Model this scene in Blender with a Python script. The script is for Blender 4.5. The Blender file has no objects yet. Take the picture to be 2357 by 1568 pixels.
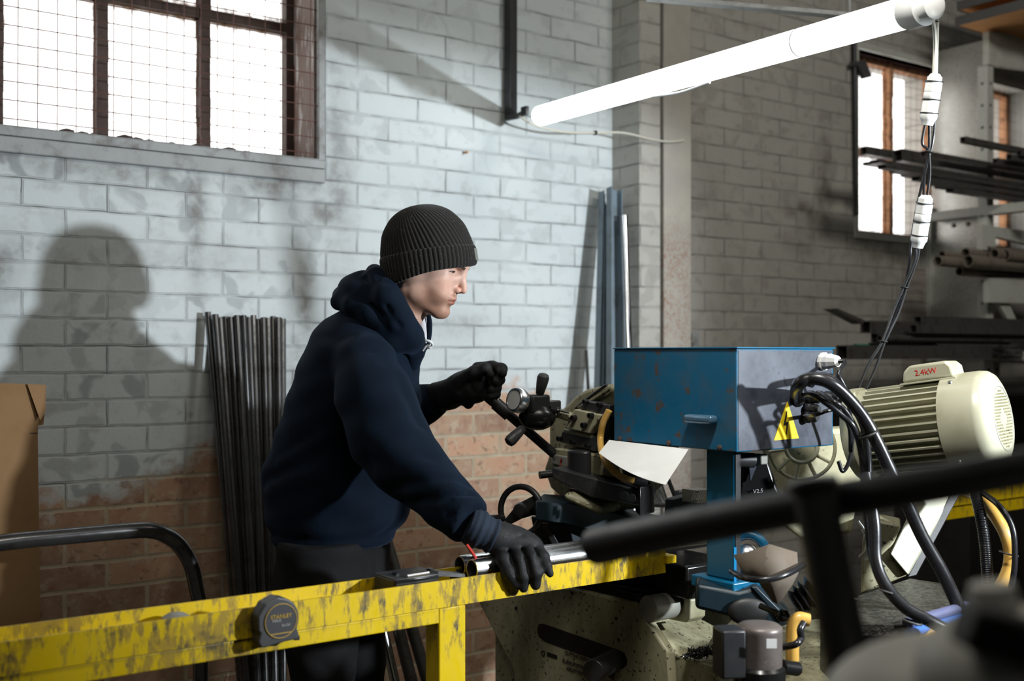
import bpy, bmesh, math, random
import numpy as np
from mathutils import Vector, Matrix
random.seed(7); np.random.seed(7)
SC = bpy.context.scene
COL = SC.collection

# ------------------------------------------------------------------ camera, world, light, exposure
FPX = 2600.0; CXP = 1178.5; HOR = 815.0; EYE = 1.35          # focal length in pixels, image centre, horizon row, eye height
cam_d = bpy.data.cameras.new('camera'); cam = bpy.data.objects.new('camera', cam_d); COL.objects.link(cam)
cam_d.sensor_width = 36.0; cam_d.lens = 36.0*FPX/2357.0
cam_d.shift_y = (HOR-784.0)/2357.0
cam.location = (0, 0, EYE); cam.rotation_euler = (math.pi/2, 0, 0)
cam_d.clip_start = 0.05; cam_d.clip_end = 200
cam_d.dof.use_dof = True; cam_d.dof.focus_distance = 2.5; cam_d.dof.aperture_fstop = 2.9
SC.camera = cam
SC.view_settings.view_transform = 'Standard'; SC.view_settings.look = 'None'
SC.view_settings.exposure = 0.0; SC.view_settings.gamma = 1.0; SC.view_settings.use_curve_mapping = False
SC.cycles.use_denoising = True
SC.cycles.max_bounces = 6; SC.cycles.diffuse_bounces = 3; SC.cycles.glossy_bounces = 3; SC.cycles.transparent_max_bounces = 12
SC.cycles.sample_clamp_indirect = 4.0; SC.cycles.caustics_reflective = False; SC.cycles.caustics_refractive = False

w = bpy.data.worlds.new('overcast_sky'); SC.world = w; w.use_nodes = True
bgn = w.node_tree.nodes['Background']; bgn.inputs[0].default_value = (1.0, 0.985, 0.96, 1); bgn.inputs[1].default_value = 2.6

def aim(o, target):
    o.rotation_euler = (Vector(target)-o.location).to_track_quat('-Z', 'Y').to_euler()
def light(name, kind, loc, target, energy, color, **kw):
    d = bpy.data.lights.new(name, kind); o = bpy.data.objects.new(name, d); COL.objects.link(o)
    o.location = loc; d.energy = energy; d.color = color
    for k, v in kw.items(): setattr(d, k, v)
    aim(o, target); return o
# the photographer's work light, standing to the right of the saw
light('work_light', 'SPOT', (2.27, 1.29, 1.66), (-0.42, 3.20, 1.50), 400, (0.88, 0.95, 1.0), spot_size=math.radians(64), spot_blend=0.5, shadow_soft_size=0.045)
# bench lamp hanging over the saw
light('bench_lamp', 'SPOT', (0.42, 1.30, 2.95), (0.95, 2.55, 1.0), 165, (1.0, 0.98, 0.92), spot_size=math.radians(52), spot_blend=0.8, shadow_soft_size=0.10)
# ceiling battens of the hall behind and above the camera
light('ceiling_batten_light', 'AREA', (0.25, 0.7, 3.15), (0.5, 2.8, 1.0), 17, (1.0, 0.95, 0.82), shape='RECTANGLE', size=1.6, size_y=0.5)
light('ceiling_batten_light', 'AREA', (2.3, 2.0, 3.4), (2.3, 4.6, 1.4), 34, (1.0, 0.96, 0.88), shape='RECTANGLE', size=1.2, size_y=0.3)

# ------------------------------------------------------------------ frames of reference
CT, ST = 0.8085, 0.5885                      # the back wall runs along D and faces N; everything in the shop is square to it
D = Vector((CT, ST, 0)); N = Vector((ST, -CT, 0)); UP = Vector((0, 0, 1)); WD = 3.22
def P(px, py, Y):                            # point at depth Y seen at pixel px, py
    return Vector(((px-CXP)/FPX*Y, Y, EYE+(HOR-py)/FPX*Y))
def W(px, py, t):                            # point on the plane t metres in front of the back wall
    u = (px-CXP)/FPX
    return P(px, py, (WD-t)/(CT-ST*u))
def S(px, py, s):                            # point on the plane s metres along the wall
    u = (px-CXP)/FPX
    return P(px, py, s/(CT*u+ST))
def F(s, t, z):                              # wall frame to world
    return D*s - N*(WD-t) + UP*z
def fr(p):                                   # world to wall frame
    return p.dot(D), WD+p.dot(N), p.z

# ------------------------------------------------------------------ mesh builder
class MB:
    def __init__(s): s.v = []; s.f = []; s.sm = []; s.uv = {}
    def add(s, vs, fs, smooth=False):
        o = len(s.v); s.v += [Vector(v) for v in vs]
        for f in fs: s.f.append([i+o for i in f]); s.sm.append(smooth)
        return s
    def box(s, c, sz, ax=(D, -N, UP)):
        c = Vector(c); a, b, d = [Vector(ax[i])*sz[i]*0.5 for i in range(3)]
        vs = [c+a*i+b*j+d*k for i in (-1, 1) for j in (-1, 1) for k in (-1, 1)]
        fs = [(0,1,3,2),(4,6,7,5),(0,4,5,1),(2,3,7,6),(0,2,6,4),(1,5,7,3)]
        return s.add(vs, fs)
    def bx(s, s0, s1, t0, t1, z0, z1):       # axis box in the wall frame
        return s.box(F((s0+s1)/2, (t0+t1)/2, (z0+z1)/2), (abs(s1-s0), abs(t1-t0), abs(z1-z0)))
    def prism(s, pts, vec):
        pts = [Vector(p) for p in pts]; vec = Vector(vec); n = len(pts)
        vs = pts+[p+vec for p in pts]
        fs = [tuple(range(n)), tuple(range(2*n-1, n-1, -1))]
        fs += [(i, i+n, (i+1) % n+n, (i+1) % n) for i in range(n)]
        return s.add(vs, fs)
    def tube(s, pts, r, n=12, caps=True, hollow=0.0, closed=False):
        pts = [Vector(p) for p in pts]; m = len(pts)
        rr = r if isinstance(r, (list, tuple)) else [r]*m
        T = []
        for i in range(m):
            if closed: t = pts[(i+1) % m]-pts[i-1]
            else: t = pts[min(i+1, m-1)]-pts[max(i-1, 0)]
            T.append(t.normalized() if t.length > 1e-9 else Vector((0,0,1)))
        a = T[0].orthogonal().normalized(); vs = []; fs = []
        for i in range(m):
            a = (a-T[i]*a.dot(T[i])).normalized(); b = T[i].cross(a)
            for k in range(n):
                q = 2*math.pi*k/n; vs.append(pts[i]+(a*math.cos(q)+b*math.sin(q))*rr[i])
        for i in range(m if closed else m-1):
            j = (i+1) % m
            for k in range(n): fs.append((i*n+k, i*n+(k+1) % n, j*n+(k+1) % n, j*n+k))
        s.add(vs, fs, True)
        if caps and not closed:
            for i, sg in ((0, -1), (m-1, 1)):
                ring = [vs[i*n+k] for k in range(n)]
                if hollow > 0:
                    inn = [pts[i]+(q-pts[i])*hollow for q in ring]; deep = [q-T[i]*sg*max(rr[i]*5, .03) for q in inn]
                    s.add(ring+inn+deep, [(k, (k+1) % n, (k+1) % n+n, k+n) for k in range(n)]+[(k+n, (k+1) % n+n, (k+1) % n+2*n, k+2*n) for k in range(n)]+[tuple(range(2*n, 3*n))])
                else: s.add(ring, [tuple(range(n))[::sg]])
        return s
    def lathe(s, o, ax, prof, n=28, smooth=True, flat_caps=True):   # prof: (distance along ax, radius)
        o = Vector(o); ax = Vector(ax).normalized(); a = ax.orthogonal().normalized(); b = ax.cross(a)
        vs = []; fs = []
        for d_, r_ in prof:
            for k in range(n):
                q = 2*math.pi*k/n; vs.append(o+ax*d_+(a*math.cos(q)+b*math.sin(q))*r_)
        for i in range(len(prof)-1):
            for k in range(n): fs.append((i*n+k, i*n+(k+1) % n, (i+1)*n+(k+1) % n, (i+1)*n+k))
        s.add(vs, fs, smooth)
        if flat_caps:
            s.add([vs[k] for k in range(n)], [tuple(range(n))[::-1]]); q = (len(prof)-1)*n
            s.add([vs[q+k] for k in range(n)], [tuple(range(n))])
        return s
    def torus(s, c, ax, R, r, n=48, m=12):
        c = Vector(c); ax = Vector(ax).normalized(); a = ax.orthogonal().normalized(); b = ax.cross(a)
        return s.tube([c+(a*math.cos(2*math.pi*k/n)+b*math.sin(2*math.pi*k/n))*R for k in range(n)], r, m, closed=True)
    def ball(s, c, r, ax=None, n=16):
        c = Vector(c); r = r if isinstance(r, (list, tuple)) else (r, r, r); ax = ax or (Vector((1,0,0)), Vector((0,1,0)), UP)
        vs = []; fs = []; h = n//2
        for i in range(h+1):
            for k in range(n):
                th = math.pi*i/h; q = 2*math.pi*k/n
                vs.append(c+ax[0]*(r[0]*math.sin(th)*math.cos(q))+ax[1]*(r[1]*math.sin(th)*math.sin(q))+ax[2]*(r[2]*math.cos(th)))
        for i in range(h):
            for k in range(n): fs.append((i*n+k, (i+1)*n+k, (i+1)*n+(k+1) % n, i*n+(k+1) % n))
        return s.add(vs, fs, True)
    def build(s, name, mat, parent=None, bevel=0.0, base=None, uvfn=None, seg=2):
        me = bpy.data.meshes.new(name)
        if parent is not None: off = parent['_o']
        else:
            if base is None:
                xs = [v.x for v in s.v]; ys = [v.y for v in s.v]; zs = [v.z for v in s.v]
                base = ((min(xs)+max(xs))/2, (min(ys)+max(ys))/2, min(zs))
            off = base
        off = Vector(off)
        me.from_pydata([tuple(v-off) for v in s.v], [], s.f); me.validate()
        bm = bmesh.new(); bm.from_mesh(me); bmesh.ops.remove_doubles(bm, verts=bm.verts, dist=1e-6); bmesh.ops.recalc_face_normals(bm, faces=bm.faces); bm.to_mesh(me); bm.free()
        o = bpy.data.objects.new(name, me); COL.objects.link(o)
        if all(s.sm) and s.sm:
            me.shade_smooth()
        elif any(s.sm):
            me.shade_smooth(); me.set_sharp_from_angle(angle=math.radians(40))
        if uvfn:
            ul = me.uv_layers.new(name='uv')
            for lp in me.loops: ul.data[lp.index].uv = uvfn(me.vertices[lp.vertex_index].co+off)
        if mat: me.materials.append(mat)
        if bevel > 0:
            md = o.modifiers.new('edge', 'BEVEL'); md.width = bevel; md.segments = seg; md.limit_method = 'ANGLE'; md.angle_limit = math.radians(35)
            me.shade_smooth(); me.set_sharp_from_angle(angle=math.radians(50))
        if parent is not None: o.parent = parent
        else: o.location = off
        o['_o'] = tuple(off)
        return o
def tag(o, label=None, cat=None, group=None, kind=None):
    if label: o['label'] = label
    if cat: o['category'] = cat
    if group: o['group'] = group
    if kind: o['kind'] = kind
    return o
def thing(name, loc, label, cat, group=None):
    o = bpy.data.objects.new(name, None); COL.objects.link(o); o.location = loc; o['_o'] = tuple(Vector(loc)); o.empty_display_size = 0.1
    return tag(o, label, cat, group)
def text_obj(name, txt, size, origin, xd, ud, mat, parent, depth=0.0006):
    c = bpy.data.curves.new(name, 'FONT'); c.body = txt; c.size = size; c.extrude = depth; c.align_x = 'CENTER'; c.align_y = 'CENTER'; c.resolution_u = 3
    o = bpy.data.objects.new(name+'_c', c); COL.objects.link(o)
    me = bpy.data.meshes.new_from_object(o.evaluated_get(bpy.context.evaluated_depsgraph_get())); bpy.data.objects.remove(o); bpy.data.curves.remove(c)
    xd = Vector(xd).normalized(); ud = Vector(ud).normalized(); nd = xd.cross(ud)
    mb = MB(); mb.v = [Vector(origin)+xd*v.co.x+ud*v.co.y+nd*v.co.z for v in me.vertices]; mb.f = [list(p.vertices) for p in me.polygons]; mb.sm = [False]*len(mb.f)
    return mb.build(name, mat, parent)
def spline(pts, k=8):                                        # Catmull-Rom through the points
    pts = [Vector(p) for p in pts]; q = [pts[0]*2-pts[1]]+pts+[pts[-1]*2-pts[-2]]; out = []
    for i in range(1, len(q)-2):
        a, b, c, d = q[i-1:i+3]
        for j in range(k):
            t = j/k; out.append(0.5*((2*b)+(c-a)*t+(2*a-5*b+4*c-d)*t*t+(3*b-a-3*c+d)*t**3))
    out.append(pts[-1]); return out

# ------------------------------------------------------------------ implicit surfaces (smoothly blended volumes, meshed with surface nets)
def smin(a, b, k): h = np.clip(0.5+0.5*(b-a)/k, 0, 1); return b+(a-b)*h-k*h*(1-h)
def smax(a, b, k): return -smin(-a, -b, k)
def g_cap(p, a, b, ra, rb):
    a = np.array(a, np.float32); b = np.array(b, np.float32); ba = b-a
    pa = p-a; h = np.clip((pa@ba)/max(float(ba@ba), 1e-9), 0, 1)
    return np.linalg.norm(pa-h[..., None]*ba, axis=-1)-(ra+(rb-ra)*h)
def g_ell(p, c, r, R=None):
    q = p-np.array(c, np.float32)
    if R is not None: q = q@np.array(R, np.float32).T
    r = np.array(r, np.float32); k0 = np.linalg.norm(q/r, axis=-1); k1 = np.linalg.norm(q/(r*r), axis=-1)+1e-9
    return k0*(k0-1)/k1
def surf_nets(fn, lo, hi, h):
    ax = [np.arange(lo[i], hi[i]+h, h, dtype=np.float32) for i in range(3)]
    G = np.stack(np.meshgrid(*ax, indexing='ij'), -1); V = fn(G).astype(np.float32); nx, ny, nz = V.shape
    ins = V < 0
    c = np.zeros((nx-1, ny-1, nz-1), np.int8)
    for i in (0, 1):
        for j in (0, 1):
            for k in (0, 1): c += ins[i:nx-1+i, j:ny-1+j, k:nz-1+k]
    act = (c > 0) & (c < 8); idx = -np.ones(act.shape, np.int64); ii = np.argwhere(act); idx[act] = np.arange(len(ii))
    acc = np.zeros((len(ii), 3)); cnt = np.zeros(len(ii))
    cor = [(i, j, k) for i in (0, 1) for j in (0, 1) for k in (0, 1)]
    for a in cor:
        for b in cor:
            if sum(abs(a[m]-b[m]) for m in range(3)) == 1 and a < b:
                va = V[ii[:, 0]+a[0], ii[:, 1]+a[1], ii[:, 2]+a[2]]; vb = V[ii[:, 0]+b[0], ii[:, 1]+b[1], ii[:, 2]+b[2]]
                m = (va < 0) != (vb < 0); t = np.where(m, va/np.where(m, va-vb, 1), 0)
                for q in range(3): acc[:, q] += np.where(m, ii[:, q]+a[q]+t*(b[q]-a[q]), 0)
                cnt += m
    vs = np.array([ax[i][0] for i in range(3)])+acc/cnt[:, None]*h
    fs = []
    for d in range(3):
        e = [0, 0, 0]; e[d] = 1; u, v = [q for q in range(3) if q != d]
        A = ins[:nx-e[0], :ny-e[1], :nz-e[2]]; B = ins[e[0]:, e[1]:, e[2]:]; x = np.argwhere(A != B)
        x = x[(x[:, u] > 0) & (x[:, v] > 0)]; x = x[(x[:, 0] < nx-1) & (x[:, 1] < ny-1) & (x[:, 2] < nz-1)]
        du = np.zeros(3, int); du[u] = 1; dv = np.zeros(3, int); dv[v] = 1
        q = [idx[tuple((x-o).T)] for o in (0*du, du, du+dv, dv)]
        f = np.stack(q, -1); fl = A[tuple(x.T)] ^ (d == 1); f[~fl] = f[~fl][:, ::-1]; fs.append(f[(f >= 0).all(1)])
    return vs, np.concatenate(fs)
def sdf_obj(name, fn, lo, hi, h, mat, parent=None, base=None, smooth=1, colfn=None):
    vs, fs = surf_nets(fn, lo, hi, h)
    off = np.array(parent['_o'] if parent is not None else base)
    me = bpy.data.meshes.new(name); me.from_pydata((vs-off).tolist(), [], fs.tolist()); me.validate()
    bm = bmesh.new(); bm.from_mesh(me)
    bmesh.ops.recalc_face_normals(bm, faces=bm.faces)
    for _ in range(smooth): bmesh.ops.smooth_vert(bm, verts=bm.verts, factor=0.5, use_axis_x=True, use_axis_y=True, use_axis_z=True)
    bm.to_mesh(me); bm.free(); me.shade_smooth(); me.materials.append(mat)
    if colfn is not None:
        at = me.attributes.new('tint', 'FLOAT_COLOR', 'POINT'); cc = colfn(vs); at.data.foreach_set('color', np.asarray(cc, np.float32).ravel())
    o = bpy.data.objects.new(name, me); COL.objects.link(o)
    if parent is not None: o.parent = parent
    else: o.location = tuple(off)
    o['_o'] = tuple(float(q) for q in off)
    return o

# ------------------------------------------------------------------ procedural materials
class NT:
    def __init__(s, name):
        s.m = bpy.data.materials.new(name); s.m.use_nodes = True; s.t = s.m.node_tree; s.b = s.t.nodes['Principled BSDF']; s.out = s.t.nodes['Material Output']
    def n(s, typ, **kw):
        o = s.t.nodes.new(typ)
        for k, v in kw.items(): setattr(o, k, v)
        return o
    def set(s, sock, v):
        if isinstance(v, bpy.types.NodeSocket): s.t.links.new(v, sock)
        elif isinstance(v, (tuple, list)) and len(v) == 3 and sock.type == 'RGBA': sock.default_value = (*v, 1)
        else: sock.default_value = v
    def math(s, op, a, b=0.0, clamp=False):
        o = s.n('ShaderNodeMath', operation=op, use_clamp=clamp); s.set(o.inputs[0], a); s.set(o.inputs[1], b); return o.outputs[0]
    def mix(s, f, a, b, blend='MIX'):
        o = s.n('ShaderNodeMix', data_type='RGBA', blend_type=blend); s.set(o.inputs[0], f); s.set(o.inputs[6], a); s.set(o.inputs[7], b); return o.outputs[2]
    def noise(s, vec, scale, detail=4, rough=0.6, dist=0.0):
        o = s.n('ShaderNodeTexNoise'); s.set(o.inputs['Vector'], vec); s.set(o.inputs['Scale'], scale); s.set(o.inputs['Detail'], detail); s.set(o.inputs['Roughness'], rough); s.set(o.inputs['Distortion'], dist); return o.outputs['Fac']
    def ramp(s, f, lo, hi, a=0.0, b=1.0):
        o = s.n('ShaderNodeMapRange'); s.set(o.inputs[0], f); o.inputs[1].default_value = lo; o.inputs[2].default_value = hi; o.inputs[3].default_value = a; o.inputs[4].default_value = b; return o.outputs[0]
    def coord(s, which='Object', scale=(1, 1, 1), rot=(0, 0, 0)):
        c = s.n('ShaderNodeTexCoord'); m = s.n('ShaderNodeMapping'); s.t.links.new(c.outputs[which], m.inputs[0]); m.inputs['Scale'].default_value = scale; m.inputs['Rotation'].default_value = rot; return m.outputs[0]
    def bump(s, h, strength=0.3, dist=0.01, nrm=None):
        o = s.n('ShaderNodeBump'); o.inputs['Strength'].default_value = strength; o.inputs['Distance'].default_value = dist; s.set(o.inputs['Height'], h)
        if nrm is not None: s.set(o.inputs['Normal'], nrm)
        return o.outputs[0]
    def fin(s, col=None, rough=None, metal=None, normal=None, **kw):
        for nm, v in (('Base Color', col), ('Roughness', rough), ('Metallic', metal), ('Normal', normal)):
            if v is not None: s.set(s.b.inputs[nm], v)
        for k, v in kw.items(): s.set(s.b.inputs[k], v)
        return s.m
def plain(name, col, rough=0.5, metal=0.0, dirt=None, dscale=18, damt=(0.5, 0.7), bump=0.0, bscale=60, stretch=(1, 1, 1), spec=None, rvar=0.12, dirt2=None, d2=(0.58, 0.62), d2scale=70):
    k = NT(name); v = k.coord('Object', stretch); c = col
    n1 = k.noise(v, dscale, 6, 0.65)
    if dirt: c = k.mix(k.ramp(n1, *damt), col, dirt)
    else: c = k.mix(k.ramp(n1, 0.3, 0.7, 0, 0.25), col, tuple(x*0.72 for x in col))
    if dirt2: c = k.mix(k.ramp(k.noise(k.coord('Object'), d2scale, 3, 0.6), *d2), c, dirt2)
    kw = {}
    if spec is not None: kw['Specular IOR Level'] = spec
    nr = k.bump(k.noise(k.coord('Object'), bscale, 4), bump, 0.004) if bump > 0 else None
    return k.fin(c, k.ramp(n1, 0.25, 0.75, max(rough-rvar, .03), min(rough+rvar, 1)), metal, nr, **kw)
M = {}
M['black_steel'] = plain('black_steel', (0.018, 0.018, 0.02), 0.4, 0.3)
M['dark_steel'] = plain('dark_steel', (0.13, 0.125, 0.12), 0.38, 0.6, dirt=(0.06, 0.05, 0.045), dscale=25)
M['pipe_brown'] = plain('pipe_brown', (0.24, 0.205, 0.17), 0.45, 0.3, dirt=(0.10, 0.075, 0.06), dscale=14)
M['castgrey_lit'] = plain('castgrey_lit', (0.46, 0.46, 0.43), 0.5)  # lighter copy of castgrey, with the light on it put into the colour
M['mill_steel'] = plain('mill_steel', (0.20, 0.20, 0.205), 0.24, 0.9, dirt=(0.05, 0.045, 0.042), dscale=14, damt=(.4, .7))
M['tube_steel'] = plain('tube_steel', (0.55, 0.57, 0.6), 0.2, 1.0, dirt=(0.35, 0.36, 0.38), dscale=10)
M['cut_steel'] = plain('cut_steel', (0.5, 0.5, 0.5), 0.35, 1.0)
M['grey_paint'] = plain('grey_paint', (0.16, 0.21, 0.25), 0.45, 0.0, dirt=(0.1, 0.12, 0.13), dscale=12)
M['rack_gloss'] = plain('rack_gloss', (0.55, 0.56, 0.53), 0.28, 0.7, rvar=.05, spec=1.0)
M['rack_paint'] = plain('rack_paint', (0.50, 0.51, 0.47), 0.42, 0.0, dirt=(0.32, 0.32, 0.29), dscale=9, damt=(.5, .8))
M['rust'] = plain('rust', (0.07, 0.045, 0.038), 0.85, 0.0, dirt=(0.05, 0.035, 0.03), dscale=22, bump=.5)
M['rust_light'] = plain('rust_light', (0.55, 0.28, 0.14), 0.8, 0.0, dirt=(0.16, 0.07, 0.04), dscale=18, bump=.4)
M['wire'] = plain('wire', (0.14, 0.06, 0.05), 0.7, 0.2)
M['window_grey'] = plain('window_grey', (0.30, 0.31, 0.31), 0.6, 0.0, dirt=(0.16, 0.15, 0.14), dscale=14, bump=.3)
M['cream'] = plain('cream', (0.42, 0.40, 0.27), 0.42, 0.0, dirt=(0.20, 0.18, 0.10), dscale=9, damt=(.5, .8), bump=.06, dirt2=(0.08, 0.05, 0.025), d2=(.64, .7), d2scale=55)
M['cream_clean'] = plain('cream_clean', (0.43, 0.42, 0.31), 0.3, 0.0, dirt=(0.34, 0.33, 0.22), dscale=7, rvar=.06)
M['cream_oily'] = plain('cream_oily', (0.36, 0.34, 0.22), 0.5, 0.0, dirt=(0.14, 0.12, 0.06), dscale=6, damt=(.42, .72), bump=.12, dirt2=(0.02, 0.018, 0.012), d2=(.60, .66), d2scale=95, stretch=(1.5, 1.5, .5))
M['saw_blue'] = plain('saw_blue', (0.004, 0.105, 0.21), 0.34, 0.0, dirt=(0.003, 0.07, 0.14), dscale=6)
M['saw_teal'] = plain('saw_teal', (0.0015, 0.011, 0.018), 0.5, 0.0, dirt=(0.003, 0.008, 0.011), dscale=9)
M['black_plastic'] = plain('black_plastic', (0.022, 0.022, 0.024), 0.4)
M['grey_plastic'] = plain('grey_plastic', (0.06, 0.06, 0.063), 0.45)
M['rubber'] = plain('rubber', (0.014, 0.014, 0.016), 0.28)
M['bolt'] = plain('bolt', (0.035, 0.035, 0.038), 0.35, 0.7)
M['oily_black'] = plain('oily_black', (0.012, 0.012, 0.012), 0.25, 0.2)
M['plate_dark'] = plain('plate_dark', (0.07, 0.07, 0.075), 0.4, 0.6, dirt=(0.12, 0.12, 0.12), dscale=25, bump=.1)
M['chrome'] = plain('chrome', (0.80, 0.81, 0.83), 0.27, 1.0, rvar=.05)
M['white_plastic'] = plain('white_plastic', (0.72, 0.73, 0.72), 0.35)
M['cable_white'] = plain('cable_white', (0.6, 0.58, 0.5), 0.4)
M['hose_yellow'] = plain('hose_yellow', (0.62, 0.36, 0.08), 0.3, dirt=(0.5, 0.36, 0.16), dscale=14)
M['paper'] = plain('paper', (0.88, 0.89, 0.88), 0.8, rvar=.05)
M['rag'] = plain('rag', (0.13, 0.105, 0.08), 0.8, dirt=(0.12, 0.08, 0.055), dscale=7)
M['cardboard'] = plain('cardboard', (0.27, 0.155, 0.07), 0.85, dirt=(0.22, 0.125, 0.055), dscale=4, dirt2=(0.2, 0.08, 0.03), d2=(.72, .78), d2scale=22)
M['red'] = plain('red', (0.55, 0.03, 0.02), 0.5)
M['sign_yellow'] = plain('sign_yellow', (0.85, 0.62, 0.01), 0.5, rvar=.05)
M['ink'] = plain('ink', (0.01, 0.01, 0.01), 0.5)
M['ink_gold'] = plain('ink_gold', (0.55, 0.36, 0.05), 0.5)
M['ink_white'] = plain('ink_white', (0.4, 0.4, 0.4), 0.5)
M['pump'] = plain('pump', (0.16, 0.135, 0.125), 0.4, 0.3, dirt=(0.09, 0.07, 0.055), dscale=18, bump=.15, dirt2=(0.5, 0.5, 0.5), d2=(.68, .75), d2scale=40)
M['wood'] = plain('wood', (0.55, 0.27, 0.09), 0.7, dirt=(0.42, 0.18, 0.05), dscale=5, stretch=(1, 6, 6))
M['wood_edge'] = plain('wood_edge', (0.10, 0.10, 0.10), 0.8)
M['chips'] = plain('chips', (0.12, 0.115, 0.1), 0.35, 0.5, dirt=(0.03, 0.03, 0.028), dscale=110, damt=(.42, .58), bump=.9, bscale=260, dirt2=(0.6, 0.6, 0.6), d2=(.70, .74), d2scale=320)
M['blue_trim'] = plain('blue_trim', (0.05, 0.16, 0.5), 0.4)
M['green_tape'] = plain('green_tape', (0.0, 0.2, 0.12), 0.5)
M['castgrey'] = plain('castgrey', (0.25, 0.25, 0.22), 0.5, 0.0, dirt=(.18, .18, .16))
def m_yellow():
    k = NT('yellow_paint'); v = k.coord('Object', (1.0, 1.0, .28)); n1 = k.noise(v, 62, 7, .72); n2 = k.noise(k.coord('Object'), 6, 3)
    f = k.ramp(k.math('ADD', n1, k.math('MULTIPLY', k.math('SUBTRACT', n2, .5), .7)), .50, .60)
    gg = k.ramp(k.noise(k.coord('Object'), 30, 3), .33, .55)
    c = k.mix(f, k.mix(n2, (0.76, 0.54, 0.0), (0.58, 0.39, 0.0)), k.mix(gg, (0.06, 0.052, 0.03), (0.36, 0.24, 0.02)))
    return k.fin(c, k.ramp(n1, .3, .7, .3, .6), 0.0, k.bump(n1, .25, .002))
M['yellow'] = m_yellow()
def m_box(name, base, other, rustc, lo, hi):
    k = NT(name); v = k.coord('Object'); n1 = k.noise(v, 9, 6, .7); n2 = k.noise(v, 24, 4, .6); n3 = k.noise(k.coord('Object', (1, 1, .35)), 60, 3)
    c = k.mix(k.ramp(n1, lo, hi), base, other)
    c = k.mix(k.ramp(k.math('ADD', n2, k.math('MULTIPLY', n3, .25)), .74, .8), c, rustc)
    return k.fin(c, k.ramp(n1, .3, .7, .38, .58), 0.0, k.bump(n2, .05, .002), **{'Specular IOR Level': .6})
M['box_blue'] = m_box('box_blue', (0.001, 0.10, 0.205), (0.035, 0.085, 0.13), (0.075, 0.055, 0.045), .50, .72)
M['box_grey'] = m_box('box_grey', (0.024, 0.03, 0.046), (0.065, 0.074, 0.10), (0.03, 0.035, 0.05), .35, .65)
def m_glass():
    k = NT('dirty_glass'); k.t.nodes.remove(k.b)
    tr = k.n('ShaderNodeBsdfTransparent'); tr.inputs[0].default_value = (1, 1, 1, 1); gl = k.n('ShaderNodeBsdfGlossy'); gl.inputs['Roughness'].default_value = .05
    df = k.n('ShaderNodeBsdfDiffuse'); df.inputs[0].default_value = (.3, .17, .09, 1)
    m1 = k.n('ShaderNodeMixShader'); m1.inputs[0].default_value = .05; k.t.links.new(tr.outputs[0], m1.inputs[1]); k.t.links.new(gl.outputs[0], m1.inputs[2])
    at = k.n('ShaderNodeAttribute'); at.attribute_name = 'uv'; sep = k.n('ShaderNodeSeparateXYZ'); k.t.links.new(at.outputs['Vector'], sep.inputs[0])
    # grime creeping in from the rim of the pane (uv runs 0 to 1 over the pane)
    e = k.math('MULTIPLY', k.math('MULTIPLY', sep.outputs[0], k.math('SUBTRACT', 1.0, sep.outputs[0])), 4); g = k.math('MULTIPLY', k.math('MULTIPLY', sep.outputs[1], k.math('SUBTRACT', 1.0, sep.outputs[1])), 4)
    rim = k.math('MINIMUM', e, g); f = k.math('SUBTRACT', k.math('MULTIPLY', k.noise(k.coord('Object'), 22, 6, .7), .5), rim)
    m2 = k.n('ShaderNodeMixShader'); k.set(m2.inputs[0], k.ramp(f, 0.02, .22)); k.t.links.new(m1.outputs[0], m2.inputs[1]); k.t.links.new(df.outputs[0], m2.inputs[2]); k.t.links.new(m2.outputs[0], k.out.inputs[0]); return k.m
M['glass'] = m_glass()

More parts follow.
